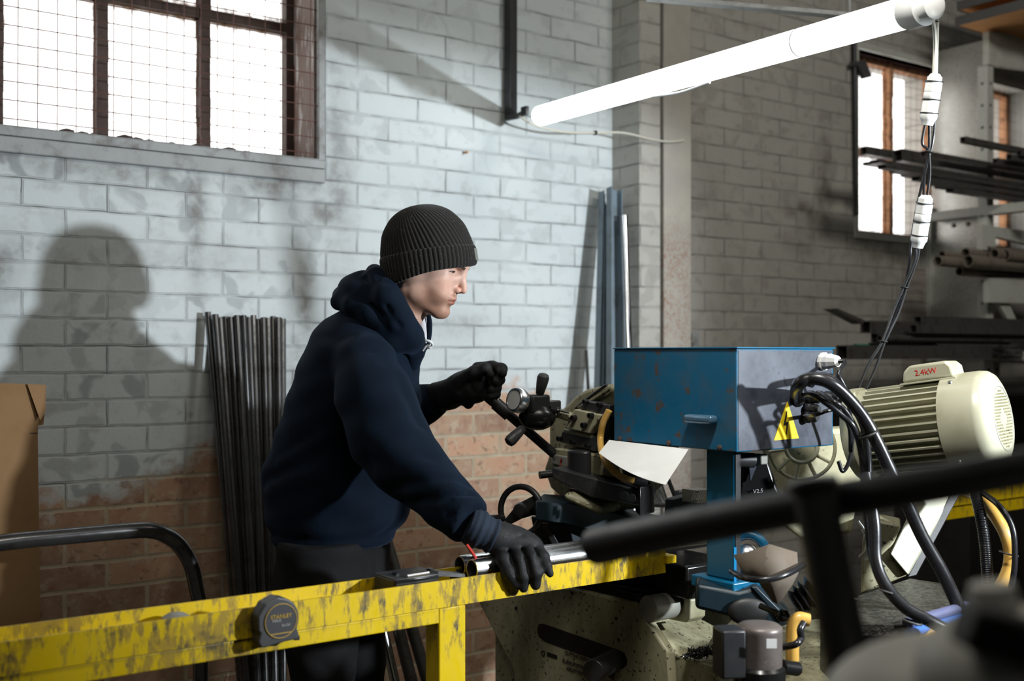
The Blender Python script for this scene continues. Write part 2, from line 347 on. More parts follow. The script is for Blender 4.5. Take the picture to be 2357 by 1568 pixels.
def m_brick(name, kind):
    """painted brickwork, brick size 225 x 75 mm incl. joint; uv = metres along the wall, height"""
    k = NT(name); uvn = k.n('ShaderNodeUVMap'); uvn.uv_map = 'uv'; uv = uvn.outputs[0]
    nz = k.n('ShaderNodeTexNoise'); k.set(nz.inputs['Vector'], uv); nz.inputs['Scale'].default_value = 9; nz.inputs['Detail'].default_value = 3
    ad = k.n('ShaderNodeVectorMath', operation='MULTIPLY_ADD'); k.t.links.new(nz.outputs['Color'], ad.inputs[0]); ad.inputs[1].default_value = (.010, .010, 0); k.t.links.new(uv, ad.inputs[2])
    sh = k.n('ShaderNodeVectorMath', operation='ADD'); k.t.links.new(ad.outputs[0], sh.inputs[0]); sh.inputs[1].default_value = (0.065, -1.297+0.075*18-.005, 0)
    def brick(c1, c2, mo, ms, sm):
        b = k.n('ShaderNodeTexBrick', offset=.5); k.t.links.new(sh.outputs[0], b.inputs['Vector'])
        for nm, v_ in (('Color1', c1), ('Color2', c2), ('Mortar', mo)): b.inputs[nm].default_value = (*v_, 1)
        b.inputs['Scale'].default_value = 1; b.inputs['Brick Width'].default_value = .225; b.inputs['Row Height'].default_value = .075
        b.inputs['Mortar Size'].default_value = ms; b.inputs['Mortar Smooth'].default_value = sm; b.inputs['Bias'].default_value = 0.0; return b
    sp = k.n('ShaderNodeSeparateXYZ'); k.t.links.new(uv, sp.inputs[0]); sx, sz = sp.outputs[0], sp.outputs[1]
    b1 = brick((0, 0, 0), (1, 1, 1), (.5, .5, .5), .006, .3); b2 = brick((.50, .27, .17), (.20, .095, .065), (.50, .40, .28), .0075, .35); b3 = brick((0, 0, 0), (1, 1, 1), (.5, .5, .5), .0026, .5)
    rnd = b1.outputs['Color']; jf = b1.outputs['Fac']
    fine = k.noise(uv, 60, 5, .7); mid = k.noise(uv, 16, 5, .6); big = k.noise(uv, 2.2, 3, .5); blob = k.noise(uv, 11, 2, .5, .6)
    # painted coat
    light_, dark_ = ((.60, .645, .655), (.42, .465, .485)) if kind != 'far' else ((.42, .405, .37), (.31, .295, .27))
    paint = k.mix(k.ramp(big, .3, .7), light_, k.mix(.5, light_, dark_))
    patch = k.math('MULTIPLY', k.ramp(blob, .52, .60), k.math('MULTIPLY', k.ramp(rnd, .2, .8), k.math('SUBTRACT', 1.0, jf), True))
    paint = k.mix(k.math('MULTIPLY', patch, k.ramp(sx, .3, 1.9, .95, .22) if kind != 'far' else .3), paint, tuple(x*.55 for x in dark_))
    paint = k.mix(k.math('MULTIPLY', k.ramp(mid, .55, .75), .45), paint, (.30, .30, .30) if kind != 'far' else (.18, .15, .12))
    crack = k.math('MULTIPLY', k.ramp(b3.outputs['Fac'], .2, .8), k.ramp(k.noise(uv, 7, 3), .42, .62, .10, 1.0)); paint = k.mix(k.math('MULTIPLY', jf, .10), paint, tuple(x*.6 for x in dark_)); paint = k.mix(k.math('MULTIPLY', crack, .8), paint, (.06, .06, .06))
    paint = k.mix(k.ramp(fine, .68, .73), paint, (.13, .11, .09))
    # grime streaks with a place of their own: (s, z, half width, half height, weight)
    spots = [(1.20, 1.76, .035, .20, .8), (1.0, 1.87, .28, .05, .7), (1.45, 1.87, .18, .05, .8), (.70, 1.88, .3, .04, .6), (1.66, 1.9, .06, .30, .55), (1.62, 1.80, .08, .05, .8), (1.55, 1.50, .035, .22, .7), (1.52, 1.25, .05, .22, .6),
             (.66, 1.6, .06, .07, .7), (1.1, 1.64, .35, .05, .35), (2.1, 1.45, .12, .05, .3)] if kind == 'near' else [(4.05, 2.12, .06, .22, .8), (3.92, 1.98, .12, .05, .8), (3.9, 1.83, .1, .06, .7), (4.5, 1.82, .3, .1, .6), (4.3, 1.6, .5, .15, .3)]
    acc = None
    for s0, z0, rx, rz, wgt in spots:
        q = k.math('ADD', k.math('POWER', k.math('DIVIDE', k.math('ABSOLUTE', k.math('SUBTRACT', sx, s0)), rx), 2), k.math('POWER', k.math('DIVIDE', k.math('ABSOLUTE', k.math('SUBTRACT', sz, z0)), rz), 2))
        g = k.math('MULTIPLY', k.math('POWER', 2.718, k.math('MULTIPLY', q, -1)), wgt); acc = g if acc is None else k.math('MAXIMUM', acc, g)
    paint = k.mix(k.math('MULTIPLY', acc, k.ramp(mid, .35, .6, .35, 1.0)), paint, (.10, .085, .07))
    # bare bricks low down
    brown = k.mix(k.ramp(mid, .3, .7), b2.outputs['Color'], k.mix(.6, b2.outputs['Color'], (.45, .34, .22)))
    brown = k.mix(k.ramp(k.noise(uv, 24, 5, .7), .52, .66, 0, .75), brown, (.46, .36, .26)); brown = k.mix(k.ramp(k.noise(uv, 33, 4, .7, .8), .56, .66, 0, .7), brown, (.13, .075, .055)); brown = k.mix(k.ramp(jf, .3, .9), brown, k.mix(k.ramp(mid, .3, .7), (.50, .41, .29), (.36, .29, .20)))
    if kind == 'near':
        th = k.math('MINIMUM', k.ramp(sx, .75, 1.75, .93, 1.205), k.ramp(sx, 2.5, 2.8, 1.2, .9))
        edge = k.math('ADD', k.math('SUBTRACT', sz, th), k.math('ADD', k.math('MULTIPLY', k.math('SUBTRACT', mid, .5), .22), k.math('MULTIPLY', k.math('SUBTRACT', rnd, .5), .07)))
        col = k.mix(k.ramp(edge, -.03, .03), brown, paint)
    else: col = paint
    h = k.math('ADD', k.math('MULTIPLY', k.math('SUBTRACT', 1.0, k.math('MAXIMUM', k.math('MULTIPLY', jf, .55), b3.outputs['Fac'])), .6), k.math('ADD', k.math('MULTIPLY', mid, .35), k.math('MULTIPLY', fine, .12)))
    return k.fin(col, .62, 0.0, k.bump(h, .7, .009))
M['brick'] = m_brick('painted_brick', 'near'); M['brick_far'] = m_brick('painted_brick_dull', 'far')
def m_col():
    k = NT('pier_render'); v = k.coord('Object'); n = k.noise(v, 7, 5); n2 = k.noise(v, 90, 4, .7); uvn = k.n('ShaderNodeUVMap'); uvn.uv_map = 'uv'; sp = k.n('ShaderNodeSeparateXYZ'); k.t.links.new(uvn.outputs[0], sp.inputs[0])
    zz = k.ramp(sp.outputs[1], 1.95, 1.7); c = k.mix(k.ramp(n, .3, .7), (.40, .37, .32), (.32, .30, .27)); c = k.mix(k.math('MULTIPLY', k.math('MULTIPLY', zz, k.ramp(n2, .45, .6)), k.ramp(n, .3, .6)), c, (.28, .16, .11))
    return k.fin(c, .75, 0.0, k.bump(n2, .2, .004))
M['pier'] = m_col()
M['concrete'] = plain('concrete', (0.14, 0.135, 0.125), 0.8, dirt=(.07, .065, .06), dscale=4, bump=.2)
M['ceiling'] = plain('ceiling_board', (0.24, 0.24, 0.23), 0.8)
def m_emit(name, col, strength):
    k = NT(name); k.b.inputs['Base Color'].default_value = (.8, .8, .8, 1); k.b.inputs['Emission Color'].default_value = (*col, 1); k.b.inputs['Emission Strength'].default_value = strength; return k.m
M['lamp'] = m_emit('lamp_diffuser', (0.93, 1.0, 1.0), 6.0)
# ================================================================== the hall
def uv_sz(p): s_, t_, z_ = fr(p); return (s_+abs(t_)*.0, z_)
def uv_tz(p): s_, t_, z_ = fr(p); return (t_+s_*.0+.07, z_)
def sAt(px, t=0.0): return fr(W(px, 800, t))[0]
S0, S1, ZT = -1.6, 8.2, 3.7
win = [(-0.35, sAt(727), 1.955, 2.95), (sAt(1972), sAt(1972)+1.02-0.32, 1.905, 2.735), (sAt(2262), sAt(2354), 1.90, 2.73)]
cut = 2.9
# split at the pier: the near bay is bright blue-white paint over bare brick, the far bay is duller
def wall_piece(name, s_lo, s_hi, mat):
    m = MB(); xs = sorted(set([s_lo, s_hi]+[q for a, b, c, d in win for q in (a, b) if s_lo < q < s_hi]))
    for i in range(len(xs)-1):
        mid = (xs[i]+xs[i+1])/2; hit = [q for q in win if q[0] < mid < q[1]]
        if not hit: m.bx(xs[i], xs[i+1], -.24, 0, 0, ZT)
        else: m.bx(xs[i], xs[i+1], -.24, 0, 0, hit[0][2]); m.bx(xs[i], xs[i+1], -.24, 0, hit[0][3], ZT)
    return tag(m.build(name, mat, uvfn=uv_sz), kind='structure')
wall_piece('wall_back', S0, cut, M['brick']); wall_piece('wall_back', cut, S1, M['brick_far'])
for nm, a in (('wall_left', (S0-.2, S0, -.24, 6.3, 0, ZT)), ('wall_right', (S1, S1+.2, -.24, 6.3, 0, ZT)), ('wall_front', (S0-.2, S1+.2, 6.1, 6.3, 0, ZT)), ('floor', (S0-.2, S1+.2, -.24, 6.3, -.1, 0)), ('ceiling', (S0-.2, S1+.2, -.24, 6.3, ZT, ZT+.1))):
    tag(MB().bx(*a).build(nm, M['concrete'] if nm == 'floor' else M['ceiling']), kind='structure')
# brick pier and the rendered column against it
ps = sAt(1409)
tag(MB().bx(ps, ps+.105, 0, .150, 0, ZT).build('trim_1', M['brick_far'], uvfn=lambda p: (fr(p)[0]+fr(p)[1], p.z)), kind='structure')
tag(MB().bx(ps+.118, ps+.26, 0, .158, 0, ZT).build('trim_2', M['pier'], uvfn=uv_sz, bevel=.004), kind='structure')
tag(MB().bx(ps+.100, ps+.12, 0, .128, 0, ZT).build('trim_3', M['black_steel']), kind='structure')

# windows
def window(n, a, b, c, d, mull, trans, rec, mm, fm, label_=None, lining=None, fw=.03):
    o = bpy.data.objects.new('window_%d' % n, None); COL.objects.link(o); o.location = F((a+b)/2, -rec, c); o['_o'] = tuple(o.location); tag(o, kind='structure')
    fb = MB()
    for q in ((a, a+fw, c, d), (b-fw, b, c, d), (a, b, c, c+fw), (a, b, d-fw, d)): fb.bx(q[0], q[1], -rec-.02, -rec+.02, q[2], q[3])
    fb.build('window_frame', fm, o, bevel=.003)
    xs = [a]+mull+[b]; zs = [c]+trans+[d]
    for x in mull: 
        m = MB(); nn = 16; pr = random.Random(n*9+int(x*100))
        for k in range(nn): m.bx(x-.014-pr.random()*.003, x+.014+pr.random()*.003, -rec-.018, -rec+.022+pr.random()*.004, c+(d-c)*k/nn, c+(d-c)*(k+1)/nn)
        m.build('mullion', mm, o)
    for z in trans: MB().bx(a, b, -rec-.018, -rec+.02, z-.014, z+.014).build('transom', mm, o)
    for i in range(len(xs)-1):
        for j in range(len(zs)-1):
            g = MB(); x0, x1, z0, z1 = xs[i]+.012, xs[i+1]-.012, zs[j]+.012, zs[j+1]-.012
            g.add([F(x0, -rec, z0), F(x1, -rec, z0), F(x1, -rec, z1), F(x0, -rec, z1)], [(0, 1, 2, 3)])
            g.build('pane', M['glass'], o, uvfn=lambda p, x0=x0, x1=x1, z0=z0, z1=z1: ((fr(p)[0]-x0)/(x1-x0), (p.z-z0)/(z1-z0)))
    return o
a, b, c, d = win[0]
w1 = window(1, a, b, c, d, [sAt(-10, -.17), sAt(231, -.17), sAt(467, -.17)], [2.40], .17, M['rust'], M['rust'])
l = MB(); l.bx(b-.006, b, -.17, -.0, c, d); l.build('reveal', plain('reveal_rust', (0.13, .08, .06), .7, dirt=(.42, .40, .38), dscale=9, damt=(.5, .62), bump=.4, stretch=(3, 3, .7)), w1)
l = MB(); l.bx(a, b, -.17, 0, c-.002, c+.004)
for i in range(46):
    s_ = random.uniform(a+.3, b-.02); r_ = random.uniform(.004, .016); l.ball(F(s_, random.uniform(-.03, -.005), c+.004), (r_*1.7, r_, r_*.8), n=7)
l.build('sill', M['rust'], w1)
fo = MB(); fo.bx(a-.03, b+.022, 0, .022, c-.026, c); fo.bx(b, b+.022, 0, .022, c, d+.03); fo.build('outer_frame', M['window_grey'], w1, bevel=.002)
tag(MB().bx(a-.03, b+.026, 0, .016, c-.070, c-.026).build('trim_4', M['window_grey'], bevel=.004), kind='structure')
g = thing('wire_guard', F((a+b)/2, .0, c), 'rusty square wire mesh guard in front of the large upper left window', 'window guard')
wm = MB(); x = a+.02
x0 = sAt(40)
while x0 > a: x0 -= .0503
while x0 < b-.005:
    if x0 > a: wm.tube([F(x0, .003, c-.01), F(x0+.002, .004, (c+d)/2), F(x0, .003, d+.01)], .0014, 5)
    x0 += .0503
z = c+.021
while z < d: wm.tube([F(a, .006, z), F(b, .006, z)], .0015, 5); z += .0498
wm.build('mesh', M['wire'], g)
tag(g, group=None)
for n, (mx) in ((2, [sAt(2042, -.1)]), (3, [sAt(2322, -.1)])):
    a, b, c, d = win[n-1]; o = window(n, a, b, c, d, mx, [c+.39], .10, M['rust_light'], M['rust_light'], fw=.022)
    f2 = MB()
    for q in ((a-.02, a, c-.03, d+.03), (b, b+.02, c-.03, d+.03), (a, b, c-.03, c), (a, b, d, d+.03)): f2.bx(q[0], q[1], -.1, .012, q[2], q[3])
    f2.build('outer_frame', M['rack_paint'], o)
    m2 = MB(); s_ = a
    while s_ < b: m2.tube([F(s_, -.03, c), F(s_, -.03, d)], .0009, 4); s_ += .05
    z = c+.02
    while z < d: m2.tube([F(a, -.028, z), F(b, -.028, z)], .0009, 4); z += .05
    m2.build('wire_mesh', M['wire'], o)

# added flag board, shading the upper wall from the work light (outside the picture)
fd = Vector((-.815, .579, 0)); fp = Vector((2.27, 1.29, 1.66))+fd*.80
tag(MB().box(fp+UP*(.80*math.tan(math.radians(10.6))+.18), (1.5, .01, .36), (Vector((.579, .815, 0)), fd, UP)).build('added_light_flag', M['black_plastic']), 'added black panel blocking the upper beam of the work light, out of view', 'panel')
# small things on the wall
tag(MB().tube([W(1966, 85, .02), W(1972, 495, .02)], .011, 10).build('conduit', M['black_steel']), 'black vertical conduit running down the brick beside the narrow middle window', 'pipe')
h = MB(); h.prism([W(1963, 142, .04), W(1992, 138, .04), W(2008, 176, .04), W(1990, 181, .04), W(1975, 150, .04), W(1963, 152, .04)], N*-.02); h.build('tag', M['grey_plastic'])
tag(bpy.data.objects['tag'], 'dark grey metal flag hanging at the top of the black conduit', 'metal bracket')
s_ = thing('wall_socket', W(1595, 787, .01), 'small pale conduit box low on the grey brick right of the pier', 'junction box')
MB().box(W(1596, 785, .015), (.035, .03, .06)).build('body', M['window_grey'], s_, bevel=.004); MB().lathe(W(1596, 785, .03), N, [(0, .012), (.004, .012), (.005, .009)]).build('cover', M['castgrey'], s_)
for (px, py, lab) in ((1068, 352, 'rusty nail head sticking out of the painted wall above the knitted hat'),):
    n_ = MB().lathe(W(px, py, 0), N, [(0, .003), (.015, .003), (.016, .006), (.02, .005)], 10); tag(n_.build('nail', M['rust_light']), lab, 'nail')

# ------------------------------------------------------------------ lamp, hanger, cables
tl = Vector((0.0905, 3.80, 2.150)); tr = P(2112, 22, 2.26); ax = (tr-tl).normalized(); L = (tr-tl).length
lamp = thing('tube_lamp', tl, 'long glowing fluorescent tube lamp hanging across the top of the workshop', 'lamp')
r_ = .0325
MB().lathe(tl, ax, [(0, .020), (.004, .029), (.012, r_), (L*.5, r_), (L-.03, r_)], 32).build('diffuser', M['lamp'], lamp)
MB().lathe(tl+ax*(L-.03), ax, [(0, r_+.001), (.006, .036), (.05, .036), (.056, .03), (.075, .028), (.08, .02)], 32).build('end_cap', M['white_plastic'], lamp)
MB().lathe(tl+ax*(L*.79), ax, [(0, r_+.0003), (.0, r_+.0009), (.0025, r_+.0009), (.0025, r_+.0003)], 32, flat_caps=False).build('retaining_band', M['grey_plastic'], lamp)
ya = P(1530, 214, 3.14)
MB().tube(spline([tl+ax*(L*.42)-UP*.034, tl+ax*(L*.50)-UP*.043, tl+ax*(L*.58)-UP*.036]), .004, 8).build('loose_strap', M['white_plastic'], lamp)
hg = thing('lamp_hanger', W(1176, 272, .03), 'black steel hanger bar dropping from the ceiling to the lamp\'s far end', 'bracket')
hb = W(1176, 271, .03); b_ = MB(); b_.box((hb.x, hb.y, (hb.z+ZT)/2), (.032, .032, ZT-hb.z), (D, -N, UP)); b_.build('bar', M['black_steel'], hg, bevel=.002)
MB().tube([W(1168, 272, .03), P(1190, 268, 3.90), P(1210, 258, 3.80)], .010, 8).build('clamp', M['black_steel'], hg); MB().box(P(1208, 256, 3.80), (.012, .03, .03)).build('hook', M['black_steel'], hg)
cb = thing('lamp_cable', P(1200, 270, 3.86), 'cream cable sagging from the lamp hanger across the pier', 'cable')
p_ = spline([P(1196, 268, 3.83), W(1235, 290, .12), W(1300, 304, .13), W(1370, 306, .15), W(1435, 306, .17), W(1500, 321, .17), W(1540, 326, .166), W(1574, 323, .163)]); MB().tube(p_, .0042, 8).build('sheath', M['cable_white'], cb)
MB().box(W(1370, 306, .15), (.008, .014, .014)).build('clip', M['black_steel'], cb)
MB().tube([tr-ax*.02+UP*.033, (tr-ax*.02).xy.to_3d()+UP*ZT], .0022, 6).build('suspension_wire', M['cable_white'], lamp)
rl = thing('ceiling_rail', P(1700, 12, 3.3), 'pale steel channel rail crossing behind the glowing lamp', 'rail')
q0, q1 = P(1490, -5, 3.2), P(1990, 39.5, 3.365); dd = (q1-q0).normalized()
MB().box((q0+q1)/2, ((q1-q0).length, .03, .014), (dd, dd.cross(UP), UP)).build('channel', M['window_grey'], rl, bevel=.002)
for q_ in (q0+dd*.02, q1-dd*.05): MB().tube([q_+UP*.007, Vector((q_.x, q_.y, ZT))], .004, 8).build('drop_rod', M['window_grey'], rl)

def cable_run(name, pts, r, mat, parent=None, n=8, k=8): return MB().tube(spline(pts, k), r, n).build(name, mat, parent)
dc = thing('connector_cable', P(2145, 30, 2.26), 'power cable with two white inline connectors hanging from the lamp to the motor', 'cable')
cable_run('white_cable', [tr+ax*.045, P(2128, 10, 2.24), P(2146, 45, 2.25), P(2152, 90, 2.27), P(2150, 175, 2.28)], .0036, M['cable_white'], dc)
cable_run('white_cable', [P(2128, -10, 2.25), P(2153, 2, 2.25), P(2157, 40, 2.26), P(2156, 100, 2.275), P(2154, 175, 2.28)], .0036, M['cable_white'], dc)
def connector(a, b):
    a = Vector(a); b = Vector(b); u = (b-a); Lc = u.length; r = .0165
    c = MB().lathe(a, u, [(0, .009), (.006, .013), (Lc*.06, .0145), (Lc*.14, .0145), (Lc*.15, r), (Lc*.34, r), (Lc*.35, r*.93), (Lc*.37, r), (Lc*.48, r), (Lc*.49, r*.95), (Lc*.52, r), (Lc*.72, r*.97), (Lc*.78, r*1.03), (Lc*.86, r*1.03), (Lc*.9, r*.85), (Lc, .011)], 24).build('connector', M['white_plastic'], dc)
    for q in (.15, .5, .76): 
        x = MB().torus(a+u*q, u, r+.0006, .0013, 32, 6).build('seal_ring', M['ink'], c); x.location = (0, 0, 0)
    return c
connector(P(2153, 170, 2.28), P(2134, 289, 2.30)); connector(P(2132, 449, 2.34), P(2112, 570, 2.37))
for off in (-1, 1): cable_run('black_cable', [P(2134+off*5, 286, 2.30), P(2135+off*8-4, 330, 2.31), P(2138, 350, 2.315), P(2134+off*6, 400, 2.33), P(2130+off*4, 452, 2.34)], .0030, M['rubber'], dc)
cable_run('grey_cable', [P(2152, 270, 2.33), P(2146, 330, 2.335), P(2128, 400, 2.35), P(2110, 480, 2.38), P(2097, 560, 2.40), P(2094, 600, 2.41), P(2082, 660, 2.45), P(2060, 725, 2.48), P(2034, 785, 2.5), P(2005, 830, 2.55), P(1970, 900, 2.6)], .0030, M['rubber'], dc)
for off in (-1, 1): cable_run('black_cable', [P(2112+off*4, 568, 2.37), P(2108+off*2, 600, 2.39), P(2082+off*4, 665, 2.45), P(2062+off*6, 720, 2.48), P(2034+off*3, 786, 2.5), P(2008+off*10, 840, 2.54), P(1982+off*9, 900, 2.6)], .0030, M['grey_plastic'], dc)
for (px, py, Y) in ((2150, 50, 2.265), (2138, 350, 2.315), (2082, 662, 2.45), (2034, 786, 2.5)): MB().torus(P(px, py, Y), Vector((.2, 0, 1)), .0075, .0018, 20, 6).build('cable_tie', M['ink'], dc)

# ------------------------------------------------------------------ storage rack on the right
def sbar(p, sz, Lb, kind='box', wall=.12, dirv=D, mat=None, name='steel_bar'):
    """a length of hollow section or pipe running along dirv, its near end centred on p"""
    m = MB(); p = Vector(p); dirv = Vector(dirv).normalized()
    if kind == 'pipe': return m.tube([p, p+dirv*Lb], sz/2, 16, hollow=.84)
    a = dirv.cross(UP).normalized(); b = a.cross(dirv); hw, hh = (sz if isinstance(sz, tuple) else (sz, sz)); hw /= 2; hh /= 2
    ring = lambda q, w, h: [q+a*w*i+b*h*j for i, j in ((-1, -1), (1, -1), (1, 1), (-1, 1))]
    w_ = wall*min(hw, hh)*2; e = ring(p, hw, hh); i_ = ring(p, hw-w_, hh-w_); dp = ring(p+dirv*min(.25, Lb), hw-w_, hh-w_); en = ring(p+dirv*Lb, hw, hh)
    m.add(e+i_+dp+en, [(k, (k+1) % 4, (k+1) % 4+4, k+4) for k in range(4)]+[(k+4, (k+1) % 4+4, (k+1) % 4+8, k+8) for k in range(4)]+[(8, 9, 10, 11), (12, 13, 14, 15)]+[(k, (k+1) % 4, (k+1) % 4+12, k+12) for k in range(4)])
    return m
rack = thing('storage_rack', F(4.85, .3, 0), 'tall grey steel storage rack with perforated uprights standing by the windows', 'storage rack')
sp = sAt(2138)
MB().bx(sp, sp+.012, 0.015, .30, 1.05, 2.80).build('side_panel', M['rack_gloss'], rack, bevel=.002)
MB().bx(sp-.03, sp+.02, .0, .03, .0, 2.05).build('rear_upright', M['rack_paint'], rack, bevel=.002)
def upright(s_, t_, z0, z1):
    m = MB().bx(s_, s_+.05, t_, t_+.05, z0, z1); u_ = m.build('upright', M['rack_paint'], rack, bevel=.002)
    h_ = MB(); z = z0+.08
    while z < z1:
        for (x, nd) in ((F(s_-.0005, t_+.025, z), -D), (F(s_+.025, t_+.0505, z), N)): h_.lathe(x, nd, [(0, .0065), (.0006, .0065)], 12)
        z += .1
    h_.build('bolt_holes', M['ink'], u_)
sq = sAt(2268, .34); upright(sq, .30, 1.40, 2.66); upright(sq+.02, .32, 0, 1.40)
MB().bx(sq+.9, sq+.95, .30, .35, 0, 2.8).build('upright', M['rack_paint'], rack)
MB().prism([W(2276, 72, .36), W(2276, 148, .36), W(2420, 168, .36), W(2420, 85, .36)], -N*.03).build('cross_rail', M['rack_paint'], rack)
MB().prism([W(2262, 517, .42), W(2262, 575, .42), W(2292, 575, .42), W(2292, 545, .42), W(2420, 575, .42), W(2420, 540, .42)], -N*.03).build('shelf_arm', M['rack_paint'], rack)
MB().prism([W(2278, 640, .42), W(2278, 696, .42), W(2420, 700, .42), W(2420, 640, .42)], -N*.03).build('shelf_arm', M['rack_paint'], rack)
MB().prism([W(2298, 698, .40), W(2322, 698, .40), W(2342, 742, .40), W(2330, 752, .40)], -N*.02).build('brace', M['rack_paint'], rack)
for z_ in (2.02, 1.36): MB().bx(sq-.01, sq+.05, .05, .62, z_-.04, z_).build('shelf_arm', M['rack_paint'], rack)
for (px, py) in ((2195, 519), (2228, 516)): MB().lathe(S(px, py, sp-.001), -D, [(0, .012), (.004, .01), (.006, .004)], 10).build('bolt', M['castgrey'], rack)
gr1 = 'steel sections lying on the upper rack level'
A = [(1988, 347, .034, .30, 'box', 'short dark square tube, leftmost end on the upper rack level'), (2066, 358, .050, .34, 'box', 'largest dark square tube sticking out on the upper rack level'), (2124, 354, .024, .44, 'box', 'thin square tube right beside the hanging connectors on the upper rack level'),
     (2198, 366, .020, .44, 'box', 'thin square tube starting in front of the pale side panel'), (1996, 376, .022, .36, 'flat', 'flat dark bar poking out lowest across the middle window'), (2012, 372, .02, .42, 'flat', 'flat bar lying beside the lowest one on the upper rack level'),
     (2216, 322, .026, .52, 'box', 'single square tube lying highest above the upper rack level'), (2290, 370, .022, .50, 'box', 'small square tube end behind the perforated upright'), (2322, 362, .026, .54, 'box', 'small square tube end at the far right of the upper rack level'), (2345, 352, .024, .56, 'box', 'dark tube end touching the picture edge on the upper rack level')]
for (px, py, sz, t_, kd, lab) in A:
    m = sbar(W(px, py, t_), sz if kd == 'box' else (.045, .012), 2.4, 'box', .1); tag(m.build('square_tube' if kd == 'box' else 'flat_bar', M['dark_steel']), lab, 'steel section', gr1)
for i in range(7):
    m = sbar(W(2030+i*26, 384+i*9, .44-.03*(i % 3)), (.04, .016), 2.2, 'box', .1); tag(m.build('flat_bar', M['dark_steel']), 'dark flat steel bar, %s of the fan of bars beneath the upper rack level' % ('first', 'second', 'third', 'fourth', 'fifth', 'sixth', 'last')[i], 'steel section', gr1)
gr2 = 'round pipes on the middle rack level'
for (px, py, d_, t_, lab) in ((2158, 601, .042, .42, 'dull round pipe reaching furthest left on the middle rack level'), (2167, 587, .036, .36, 'thin round pipe resting behind the furthest reaching pipe'), (2222, 583, .044, .40, 'round pipe with dark open end above the widest pipe'), (2228, 601, .050, .46, 'widest round pipe, lowest in the middle rack level row'),
                              (2272, 579, .046, .42, 'round pipe, first of the three clustered beside the upright'), (2288, 585, .046, .46, 'round pipe, middle of the three clustered beside the upright'), (2312, 588, .050, .48, 'round pipe, last of the three clustered beside the upright'), (2208, 625, .036, .38, 'small round pipe hanging lowest under the middle rack level')):
    tag(MB().tube([W(px, py, t_), W(px, py, t_)+D*2.3], d_/2*1.06, 18, hollow=.84).build('steel_pipe', M['pipe_brown']), lab, 'pipe', gr2)
gr3 = 'steel sections stacked on the lowest rack level'
for (px, py, sz, t_, kd, lab) in ((1992, 753, .05, .38, 'box', 'dark box section with a rusty top on the lowest rack level'), (2112, 738, .038, .40, 'box', 'square tube lying topmost of the lowest rack level'), (2102, 757, .034, .46, 'box', 'square tube under the topmost one on the lowest rack level'), (2014, 779, .04, .40, 'box', 'small square tube second row of the lowest rack level'), (2024, 779, .026, .44, 'pipe', 'pale round pipe second row of the lowest rack level'),
                                  (1938, 811, .055, .44, 'box', 'wide square tube with bright rim beside the blue control box'), (1968, 802, .036, .36, 'pipe', 'green capped pipe beside the wide bright rimmed tube'), (1990, 817, .032, .42, 'pipe', 'round pipe below the green capped pipe'), (2008, 800, .04, .38, 'box', 'square tube behind the hanging cables on the lowest rack level'), (2154, 798, .026, .44, 'pipe', 'round pipe to the right of the cables on the lowest rack level'), (2165, 811, .034, .44, 'pipe', 'pipe with a green mark on the lowest rack level'), (2085, 783, .045, .36, 'box', 'dark square tube in the middle of the lowest rack level'), (2255, 799, .028, .4, 'box', 'thin tube near the bundle of rods on the lowest rack level')):
    m = sbar(W(px, py, t_), sz, 2.3, kd if kd == 'pipe' else 'box', .08)
    tag(m.build('square_tube' if kd == 'box' else 'steel_pipe', M['green_tape'] if 'green' in lab else M['dark_steel']), lab, 'steel section' if kd == 'box' else 'pipe', gr3)
tag(MB().prism([W(1918, 711, .40), W(1928, 710, .40), W(1992, 738, .40), W(1985, 746, .40)], -N*.05).build('angle_iron', M['dark_steel']), 'dark angle iron offcut pointing up left from the lowest rack level', 'steel section')
MB().bx(sAt(1935, .3), S1-.3, .05, .55, 1.35-.18, 1.35-.165).build('shelf_board', M['black_steel'], rack)
tag(MB().bx(sAt(2010, .3), S1-.3, .40, .74, .0, .95).build('shade_block', M['oily_black']), 'black block added for the dark void behind the motor', 'filler block')  # added black box that stands for the deep shade behind the motor
rr = random.Random(3); k = 0
names_ = ['topmost', 'upper', 'middle', 'lower', 'bottom']
for row in range(5):
    for j in range(6-row//2):
        px = 2298+j*12+rr.uniform(-4, 4)+(5-row)*3-8; py = 784+row*11+rr.uniform(-3, 3)
        tag(MB().tube([W(px, py, .52), W(px, py, .52)+D*1.4+UP*rr.uniform(-.03, .03)], .0065, 8).build('steel_rod', M['mill_steel']), 'thin steel rod in the bundle at the right end of the lowest rack level', 'rod', 'thin rods bundled on the rack')
gd = thing('mesh_sheet', W(2120, 700, .06), 'rusty wire mesh sheet leaning on the wall under the middle window', 'mesh sheet')
m = MB(); a0, a1 = sAt(2078, .05), sAt(2134, .05); x = a0
while x < a1: m.tube([F(x, .05, .6), F(x, .05, 1.75)], .0016, 4); x += .022
z = .6
while z < 1.75: m.tube([F(a0, .052, z), F(a1, .052, z)], .0014, 4); z += .045
m.build('mesh', M['wire'], gd)
for i in range(3):
    y0 = (50, 14, -24)[i]; lab = ('lowest timber plank on top of the rack, orange underside showing', 'middle timber plank on top of the rack', 'upper timber plank cut off by the picture edge')[i]
    p0 = W(2202+i*4, y0, .30)
    o = thing('timber_plank', p0, lab, 'plank', 'timber planks on top of the rack'); 
    MB().box(p0+D*1.2+N*.20, (2.4, .40, .034)).build('board', M['wood'], o, bevel=.002); MB().box(p0-D*.004+N*.20, (.008, .406, .040)).build('end_grain', M['wood_edge'], o)
    MB().box(p0+D*1.2-N*.003, (2.4, .006, .040)).build('edge', M['wood_edge'], o)

